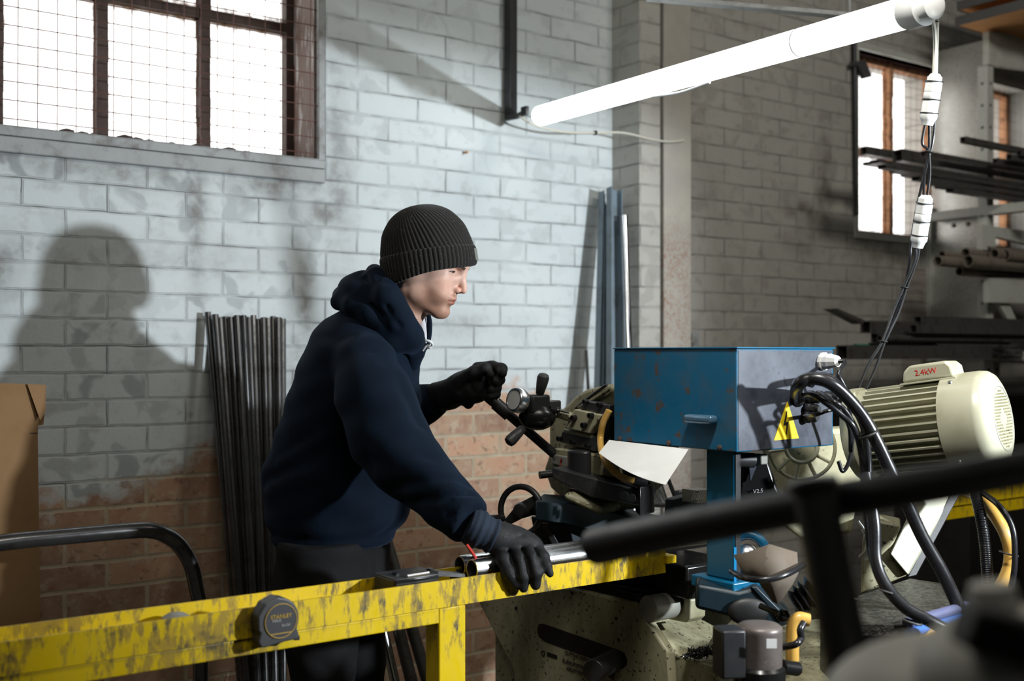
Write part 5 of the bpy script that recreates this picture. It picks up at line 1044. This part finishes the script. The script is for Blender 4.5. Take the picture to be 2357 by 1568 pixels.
# ---- beanie
k = NT('rib_knit'); n1 = k.noise(k.coord('Object'), 500, 4, .7); n2 = k.noise(k.coord('Object'), 90, 3)
knit = k.fin(k.mix(k.ramp(n1, .3, .75), (.006, .006, .006), (.035, .033, .030)), .9, 0.0, k.bump(n1, .8, .0015), **{'Sheen Weight': .15, 'Sheen Roughness': .5, 'Specular IOR Level': .15})
fluff = plain('lint', (.3, .3, .28), .9)
ta = math.radians(8.5); bu = np.array([-math.sin(ta), 0, math.cos(ta)]); bf = np.array([math.cos(ta), 0, math.sin(ta)]); bl = np.array([0, -1, 0])
B0 = np.array(P(984, 582, 2.62))
def ringp(a, R1, R2, u, off=0.0): return Vector(B0+bf*(math.cos(a)*R1+off)+bl*(math.sin(a)*R2)+bu*u)
NR = 64; NA = NR*8
def rib_phase(a, R1, R2, u, off=0.0):
    q = np.array([(math.cos(a)*R1+off)/.107, math.sin(a)*R2/.090, (u+.012)/.124]); q /= np.linalg.norm(q)
    pole = np.array([-.30, .22, 1.0]); pole /= np.linalg.norm(pole); e1 = np.cross(pole, [0, 1, 0]); e1 /= np.linalg.norm(e1); e2 = np.cross(pole, e1)
    return math.atan2(q@e2, q@e1)
def knit_surface(prof, name, amp):
    m = MB(); vs = []
    for (R1, R2, u, off, am) in prof:
        for i in range(NA):
            a = 2*math.pi*i/NA; rb = (abs(math.cos(rib_phase(a, R1, R2, u, off)*NR/2)))**.7; e = amp*am*(rb-.5); vs.append(ringp(a, R1+e, R2+e, u, off))
    fs = [(j*NA+i, j*NA+(i+1) % NA, (j+1)*NA+(i+1) % NA, (j+1)*NA+i) for j in range(len(prof)-1) for i in range(NA)]
    m.add(vs, fs, True); return m
cp_ = []
for j in range(0, 47):
    th = j/46*math.pi/2; c_, s_ = math.cos(th)**.86, math.sin(th)**.92; wob = 1+.005*math.sin(j*.5)
    cp_.append((.1065*c_*wob+.0006, .090*c_*wob+.0006, -.012+.124*s_, -.004*s_-.0, max(c_, .12)))
hat = knit_surface([(.100, .084, -.03, 0, .5)]+cp_, 'beanie', .0042).build('beanie', knit, man)
cf = [(.098, .082, -.046, -.002, .6), (.1035, .087, -.056, -.002, .6), (.1065, .090, -.056, -.002, 1), (.1095, .093, -.050, -.001, 1), (.1112, .0945, -.034, 0, 1), (.1115, .095, -.018, 0, 1), (.1112, .0945, -.004, 0, 1), (.1095, .093, .0015, 0, .8), (.1065, .090, .0005, 0, .5), (.104, .088, -.004, 0, .3)]
def tiltcuff(prof):                                  # the cuff sits lower at the back than at the brow
    m = MB(); vs = []
    for (R1, R2, u, off, am) in prof:
        for i in range(NA):
            a = 2*math.pi*i/NA; rb = (abs(math.cos(a*NR/2)))**.7; e = .0036*am*(rb-.5); du = (-.010*(1-math.cos(a))*.5+.011*(1+math.cos(a))*.5)*max(0, -u/.056)-.003*math.sin(a*3)*max(0, -u/.056)
            vs.append(ringp(a, R1+e, R2+e, u+du, off))
    m.add(vs, [(j*NA+i, j*NA+(i+1) % NA, (j+1)*NA+(i+1) % NA, (j+1)*NA+i) for j in range(len(prof)-1) for i in range(NA)], True); return m
tiltcuff(cf).build('cuff', knit, hat)
lb_ = MB(); lb_.prism([ringp(a, .1135, .0965, u) for a, u in ((.05, -.008), (.30, -.008), (.30, -.036), (.05, -.036))], Vector(bf*.0014)); lb_.build('hat_label', plain('label_grey', (.16, .17, .15), .7), hat)
lf = MB(); lr = random.Random(9)
for i in range(70):
    a = lr.uniform(.2, 2.9); th = lr.uniform(.05, 1.3); q = ringp(a, .1065*math.cos(th)**.86+.003, .090*math.cos(th)**.86+.003, -.012+.124*math.sin(th)**.92) if i % 2 else ringp(a, .1135, .0965, lr.uniform(-.045, 0))
    dr = Vector((lr.gauss(0, 1), lr.gauss(0, 1), lr.gauss(0, 1))).normalized(); lf.tube([q, q+dr*.002], .00028, 4)
lf.build('lint', fluff, hat)

# ---- hoodie
ks = NT('navy_fleece'); v = ks.coord('Object'); n1 = ks.noise(v, 700, 3, .6); n2 = ks.noise(v, 14, 4, .5)
navy = ks.fin(ks.mix(ks.ramp(n2, .3, .7), (.0028, .0068, .0145), (.004, .0095, .020)), .88, 0.0, ks.bump(n1, .25, .0012), **{'Sheen Weight': .10, 'Sheen Roughness': .45, 'Sheen Tint': (.25, .4, .7, 1), 'Specular IOR Level': .12})
TY = 2.70
tabl = [(690, 838, 935, .07), (712, 790, 945, .10), (735, 748, 952, .135), (765, 724, 958, .17), (800, 706, 963, .19), (850, 686, 966, .195), (900, 669, 966, .19), (960, 650, 968, .18), (1030, 626, 968, .175), (1075, 608, 962, .175), (1105, 602, 958, .172), (1150, 610, 950, .168), (1200, 616, 934, .162), (1228, 620, 916, .155), (1248, 626, 900, .148)]
tz_ = np.array([P(0, q[0], TY).z for q in tabl][::-1]); tc = np.array([((q[1]+q[2])/2-CXP)/FPX*TY for q in tabl][::-1]); ta_ = np.array([(q[2]-q[1])/2/FPX*TY for q in tabl][::-1]); tb_ = np.array([q[3] for q in tabl][::-1])
def hoodie_sdf(p):
    z = p[..., 2]; cx = np.interp(z, tz_, tc).astype(np.float32); a = np.interp(z, tz_, ta_).astype(np.float32); b = np.interp(z, tz_, tb_).astype(np.float32)
    dx, dy = (p[..., 0]-cx), (p[..., 1]-TY); rr = np.sqrt((dx/a)**2+(dy/b)**2); d = (rr-1)*np.minimum(a, b)*.92
    d = smax(d, z-float(tz_[-1])-.0, .03); d = smax(d, float(tz_[0])-z, .012)
    # hem: gathered rib above the waist
    zh = float(P(0, 1222, TY).z); d = d+.006*np.exp(-((z-zh)/.010)**2)
    # far arm
    far_ = caps(p, [(880, 850, 2.90, 70), (905, 950, 2.90, 62), (950, 945, 2.86, 50)], .03); far_ = smin(far_, caps(p, [(950, 938, 2.86, 46), (985, 925, 2.81, 39), (1024, 912, 2.78, 29)], .02), .025)
    d = smin(d, far_, .03)
    far_ = g_ell(p, PX(985, 945, 2.82), np.array([.028, .03, .036], np.float32)); d = smin(d, far_, .015)
    # near arm, full sleeve bunching above the cuff
    arm = caps(p, [(842, 842, 2.52, 72), (862, 915, 2.47, 84), (892, 1000, 2.43, 86), (935, 1062, 2.39, 78), (985, 1108, 2.35, 68)], .03)
    arm = smin(arm, caps(p, [(985, 1108, 2.35, 68), (1035, 1158, 2.31, 61), (1070, 1192, 2.28, 52), (1098, 1212, 2.265, 43)], .02), .02)
    cuffp = PX(1086, 1203, 2.27); u_ = PX(1098, 1212, 2.265)-PX(1035, 1158, 2.31); u_ /= np.linalg.norm(u_)
    arm = smax(arm, (p-cuffp)@u_.astype(np.float32), .006)
    arm = crease(p, arm, [(900, 1128, 2.33), (985, 1098, 2.27), (1050, 1095, 2.28), (1075, 1120, 2.30)], .011, .010)
    arm = crease(p, arm, [(925, 1150, 2.33), (1010, 1148, 2.26), (1080, 1142, 2.27), (1095, 1160, 2.28)], .010, .009)
    arm = crease(p, arm, [(1000, 1200, 2.29), (1050, 1180, 2.23), (1100, 1168, 2.25)], .009, .008)
    arm = crease(p, arm, [(885, 1105, 2.36), (850, 1045, 2.36), (900, 1080, 2.33), (1000, 1050, 2.31)], .006, .012)
    arm = crease(p, arm, [(875, 845, 2.45), (925, 900, 2.42), (965, 985, 2.38)], .009, .016)
    d = smin(d, arm, .018)
    d = crease(p, d, [(872, 800, 2.46), (835, 832, 2.46), (790, 880, 2.46), (776, 930, 2.45), (790, 990, 2.44), (835, 1060, 2.44)], .0055, .0055)  # armhole seam
    d = crease(p, d, [(940, 840, 2.5), (965, 900, 2.52), (965, 960, 2.5)], .006, .01)
    d = crease(p, d, [(610, 1110, 2.62), (700, 1065, 2.53), (790, 1000, 2.50)], .008, .016)
    d = crease(p, d, [(640, 1060, 2.6), (740, 985, 2.52)], .005, .014)
    d = crease(p, d, [(820, 1180, 2.53), (855, 1190, 2.55), (880, 1140, 2.55)], .006, .006)   # pouch pocket edge
    d = crease(p, d, [(930, 1150, 2.62), (915, 1200, 2.62), (880, 1235, 2.6)], .006, .012)
    d = crease(p, d, [(740, 736, 2.62), (800, 724, 2.55), (850, 722, 2.53)], .003, .003)       # yoke seam
    d = d+.0016*np.sin(p[..., 0]*38+p[..., 2]*61+np.sin(p[..., 1]*30))+.0010*np.sin(p[..., 2]*97-p[..., 0]*43)
    # hollow for the neck
    d = smax(d, -caps(p, [(985, 640, 2.63, 66), (958, 715, 2.64, 56), (945, 775, 2.64, 36)], .02), .012)
    return d
lo = np.array(P(590, 1262, 2.5)); lo = np.array([-.66, 2.16, P(0, 1262, TY).z]); hi = np.array([.02, 3.0, 1.52])
hood_o = sdf_obj('hoodie', hoodie_sdf, lo, hi, .0062, navy, man, smooth=2)
def hood_sdf(p):
    roll = caps(p, [(866, 640, 2.60, 26), (890, 690, 2.555, 33), (915, 735, 2.55, 34), (938, 775, 2.575, 34), (952, 806, 2.62, 24)], .02)
    roll2 = caps(p, [(895, 660, 2.565, 20), (915, 700, 2.555, 19), (938, 745, 2.57, 17), (958, 785, 2.60, 17), (962, 812, 2.64, 14)], .012)
    back = caps(p, [(836, 652, 2.63, 30), (850, 690, 2.60, 44), (868, 730, 2.58, 42), (905, 780, 2.57, 36)], .03)
    back = smin(back, g_ell(p, PX(826, 678, 2.68), np.array([.052, .105, .050], np.float32)), .02)
    lip = caps(p, [(786, 680, 2.70, 22), (782, 694, 2.62, 19), (812, 705, 2.575, 22), (850, 718, 2.555, 20), (880, 745, 2.545, 18)], .012)
    top = caps(p, [(870, 628, 2.62, 16), (862, 630, 2.68, 18), (870, 632, 2.76, 16)], .012)
    farr = caps(p, [(866, 645, 2.70, 26), (885, 690, 2.74, 26), (925, 745, 2.745, 24), (950, 798, 2.70, 20), (955, 808, 2.64, 18)], .02)
    d = smin(back, roll, .014); d = smin(d, lip, .010); d = smin(d, top, .010); d = smin(d, farr, .02); d = smin(d, roll2, .007)
    front = caps(p, [(952, 806, 2.62, 22), (950, 835, 2.64, 20)], .02); d = smin(d, front, .015)
    d = crease(p, d, [(842, 640, 2.585), (862, 668, 2.56), (892, 705, 2.525), (920, 750, 2.52)], .0065, .0075)
    d = crease(p, d, [(870, 642, 2.57), (886, 662, 2.545), (889, 676, 2.535)], .010, .005)
    d = crease(p, d, [(800, 672, 2.60), (825, 690, 2.57), (860, 706, 2.54), (880, 730, 2.53)], .008, .008)
    d = crease(p, d, [(790, 668, 2.66), (798, 672, 2.60)], .012, .007)
    d = d+.0012*np.sin(p[..., 0]*70+p[..., 2]*50)
    d = smax(d, -caps(p, [(985, 640, 2.63, 64), (962, 710, 2.645, 48), (968, 760, 2.645, 26), (985, 800, 2.65, 18)], .02), .008)
    return d
lo = np.array([P(745, 0, 2.66).x, 2.46, P(0, 870, 2.62).z]); hi = np.array([P(1000, 0, 2.6).x, 2.86, P(0, 590, 2.66).z])
sdf_obj('hood', hood_sdf, lo, hi, .0042, navy, hood_o, smooth=1)
lin = MB(); lin.tube(spline([P(968, 728, 2.72), P(972, 745, 2.715), P(973, 765, 2.70), P(974, 785, 2.68), P(970, 800, 2.66)]), [.0145]*8*4+[.012], 14) if False else lin.tube(spline([P(969, 728, 2.71), P(972, 748, 2.705), P(973, 770, 2.69), P(972, 795, 2.66)], 6), .0125, 14)
lin.build('hood_lining', plain('lining_white', (.62, .62, .66), .85), hood_o)
MB().tube(spline([P(986, 726, 2.71), P(989, 745, 2.70), P(988, 770, 2.685), P(982, 795, 2.66), P(970, 812, 2.64)], 6), .0062, 10).build('hood_edge', navy, hood_o)
MB().tube(spline([P(981, 730, 2.70), P(982, 760, 2.695), P(980, 785, 2.68)], 6), .0014, 6).build('edge_stitch', plain('stitch', (.25, .27, .3), .8), hood_o)
MB().tube(spline([P(968, 788, 2.60), P(980, 784, 2.59), P(992, 788, 2.59), P(995, 796, 2.60), P(988, 801, 2.60), P(984, 796, 2.61)], 6), .0032, 8).build('drawstring', plain('cord_white', (.7, .7, .72), .8), hood_o)
MB().tube([P(983, 793, 2.60), P(973, 808, 2.60)], .0026, 8).build('drawstring', M['ink_white'], hood_o)

# ---- trousers and boots
kt = plain('black_cotton', (.010, .010, .011), .85, dirt=(.016, .016, .017), dscale=12, bump=.2, bscale=400, spec=.15)
def trouser_sdf(p):
    d = caps(p, [(738, 1270, 2.60, 98), (735, 1360, 2.60, 96), (742, 1500, 2.60, 76), (745, 1690, 2.59, 62), (735, 1900, 2.61, 54), (730, 2060, 2.62, 50)], .03)
    e = caps(p, [(800, 1270, 2.78, 98), (800, 1360, 2.78, 96), (812, 1500, 2.80, 70), (830, 1680, 2.80, 60), (828, 1850, 2.82, 52), (825, 1990, 2.82, 48)], .03)
    d = smin(d, e, .03)
    d = smin(d, g_ell(p, PX(757, 1330, 2.69), np.array([.128, .17, .15], np.float32)), .03)
    d = smax(d, p[..., 2]-float(P(0, 1232, 2.69).z), .01)
    d = crease(p, d, [(895, 1240, 2.66), (880, 1330, 2.62)], .005, .006); d = crease(p, d, [(700, 1500, 2.54), (760, 1540, 2.52)], .006, .012); d = crease(p, d, [(700, 1430, 2.53), (790, 1400, 2.52)], .006, .014)
    return d+.0018*np.sin(p[..., 2]*60+p[..., 0]*35)
sdf_obj('trousers', trouser_sdf, np.array([-.70, 2.42, .05]), np.array([-.20, 2.98, float(P(0, 1225, 2.69).z)]), .0085, kt, man, smooth=1)
for px_, Y_ in ((730, 2.62), (825, 2.82)):
    x_ = (px_-CXP)/FPX*Y_
    def boot(p, x_=x_, Y_=Y_):
        a = lambda dx, z: np.array([x_+dx, Y_, z], np.float32)
        d = g_cap(p, a(0, .14), a(-.01, .07), .052, .05); d = smin(d, g_cap(p, a(-.03, .05), a(.15, .045), .046, .042), .03); return smax(d, -p[..., 2]+.002, .004)
    sdf_obj('boot', boot, np.array([x_-.11, Y_-.08, -.01]), np.array([x_+.22, Y_+.08, .22]), .008, M['rubber'], man)

# ---- gloves
kg = NT('work_glove'); n1 = kg.noise(kg.coord('Object'), 300, 4, .6); n2 = kg.noise(kg.coord('Object'), 30, 3)
glove = kg.fin(kg.mix(kg.ramp(n2, .3, .75), (.005, .005, .006), (.015, .015, .017)), kg.ramp(n1, .2, .8, .5, .85), 0.0, kg.bump(n1, .4, .0015), **{'Specular IOR Level': .35})
kb_ = NT('glove_knit'); n1 = kb_.noise(kb_.coord('Object', (1, 1, 1)), 250, 3); gk = kb_.fin(kb_.mix(kb_.ramp(n1, .3, .7), (.003, .010, .024), (.005, .015, .034)), .85, 0.0, kb_.bump(n1, .6, .001))
FN = [[(1152, 1262, 2.285, 18), (1160, 1290, 2.235, 18), (1172, 1318, 2.222, 18), (1187, 1343, 2.222, 12.5)],
      [(1180, 1256, 2.285, 17), (1196, 1290, 2.232, 17), (1203, 1325, 2.220, 16), (1205, 1354, 2.224, 11)],
      [(1212, 1254, 2.285, 17), (1226, 1288, 2.232, 17), (1233, 1318, 2.220, 16), (1233, 1347, 2.224, 12)],
      [(1236, 1262, 2.29, 15), (1250, 1283, 2.240, 14.5), (1257, 1302, 2.228, 13), (1266, 1321, 2.224, 9)]]
def glove_r(p):
    d = caps(p, [(1128, 1232, 2.27, 34), (1152, 1241, 2.28, 35), (1185, 1249, 2.29, 33), (1224, 1262, 2.295, 27)], .018)
    d = smin(d, g_ell(p, PX(1185, 1252, 2.285), np.array([.052, .032, .026], np.float32)), .012)
    for f in FN: d = smin(d, caps(p, f, .006), .0065)
    d = smin(d, caps(p, [(1150, 1258, 2.32, 17), (1185, 1278, 2.352, 15), (1220, 1290, 2.358, 13), (1245, 1292, 2.352, 10)], .006), .010)   # thumb behind the tubes
    for a, b in ((0, 1), (1, 2), (2, 3)):
        q = [((FN[a][i][0]+FN[b][i][0])/2, (FN[a][i][1]+FN[b][i][1])/2, FN[a][i][2]-.012) for i in range(3)]; d = crease(p, d, q, .006, .0045)
    d = crease(p, d, [(1120, 1240, 2.25), (1160, 1245, 2.255), (1200, 1235, 2.265)], .003, .006)
    return smax(d, -g_cap(p, np.array(W(1086, 1311, 1.372)), np.array(W(1400, 1264, 1.372)), .0195, .0195), .003)
gr_ = sdf_obj('glove', glove_r, np.array(P(1060, 1385, 2.15)), np.array([P(1290, 0, 2.4).x, 2.41, P(0, 1175, 2.3).z]), .0026, glove, man, smooth=1)
def cuff_r(p):
    A, B = PX(1076, 1208, 2.268), PX(1138, 1236, 2.275); u = (B-A)/np.linalg.norm(B-A)
    d = g_cap(p, A, B, .0395, .0345)+.0012*np.sin(((p-A)@u)*420)+.002*np.sin(((p-A)@u)*160+1); d = smax(d, (p-B)@u.astype(np.float32), .004); return smax(d, -((p-A)@u.astype(np.float32)), .004)
sdf_obj('glove_cuff', cuff_r, np.array(P(1040, 1300, 2.18)), np.array([P(1190, 0, 2.4).x, 2.36, P(0, 1160, 2.3).z]), .0026, gk, gr_, smooth=1)
MB().tube([P(1074, 1254, 2.235), P(1084, 1268, 2.235), P(1094, 1284, 2.24), P(1099, 1292, 2.245)], .0032, 8).build('red_tag', M['red'], gr_)
GL = [[(1100, 848, 2.735, 15), (1132, 846, 2.73, 15), (1154, 850, 2.715, 14), (1156, 860, 2.69, 11)],
      [(1105, 866, 2.74, 14), (1135, 868, 2.735, 13.5), (1150, 874, 2.715, 12.5), (1140, 878, 2.69, 11)],
      [(1100, 885, 2.745, 14), (1130, 888, 2.735, 12.5), (1143, 893, 2.715, 11.5), (1130, 897, 2.692, 10)],
      [(1098, 900, 2.745, 13), (1126, 905, 2.735, 12), (1141, 908, 2.715, 11), (1128, 912, 2.695, 9.5)]]
def glove_l(p):
    d = caps(p, [(1008, 914, 2.79, 35), (1035, 908, 2.77, 31), (1062, 893, 2.745, 32), (1090, 880, 2.735, 35)], .02)
    d = smin(d, g_ell(p, PX(1092, 893, 2.735), np.array([.042, .03, .038], np.float32)), .014)
    for f in GL: d = smin(d, caps(p, f, .005), .0045)
    d = smin(d, caps(p, [(1060, 878, 2.72, 17), (1092, 858, 2.70, 16), (1117, 850, 2.69, 14), (1128, 862, 2.68, 10)], .006), .008)
    d = smin(d, caps(p, [(1070, 915, 2.74, 22), (1078, 930, 2.74, 12)], .006), .008)
    d = crease(p, d, [(1118, 862, 2.68), (1108, 878, 2.69), (1120, 892, 2.69)], .006, .005); d = crease(p, d, [(1060, 900, 2.71), (1078, 880, 2.70), (1090, 905, 2.70)], .004, .006)
    return d
gl_ = sdf_obj('glove', glove_l, np.array(P(970, 965, 2.64)), np.array([P(1185, 0, 2.8).x, 2.85, P(0, 822, 2.75).z]), .0026, glove, man, smooth=1)
fz = MB(); fr2 = random.Random(2)
for i in range(14): q = P(1126+i*1.4, 835-abs(7-i)*-.6, 2.73); fz.tube([q, q+Vector((fr2.uniform(-.003, .003), 0, fr2.uniform(.004, .008)))], [.0009, .0004], 5)
fz.build('frayed_edge', glove, gl_)
# the feed lever's grip sits inside that fist
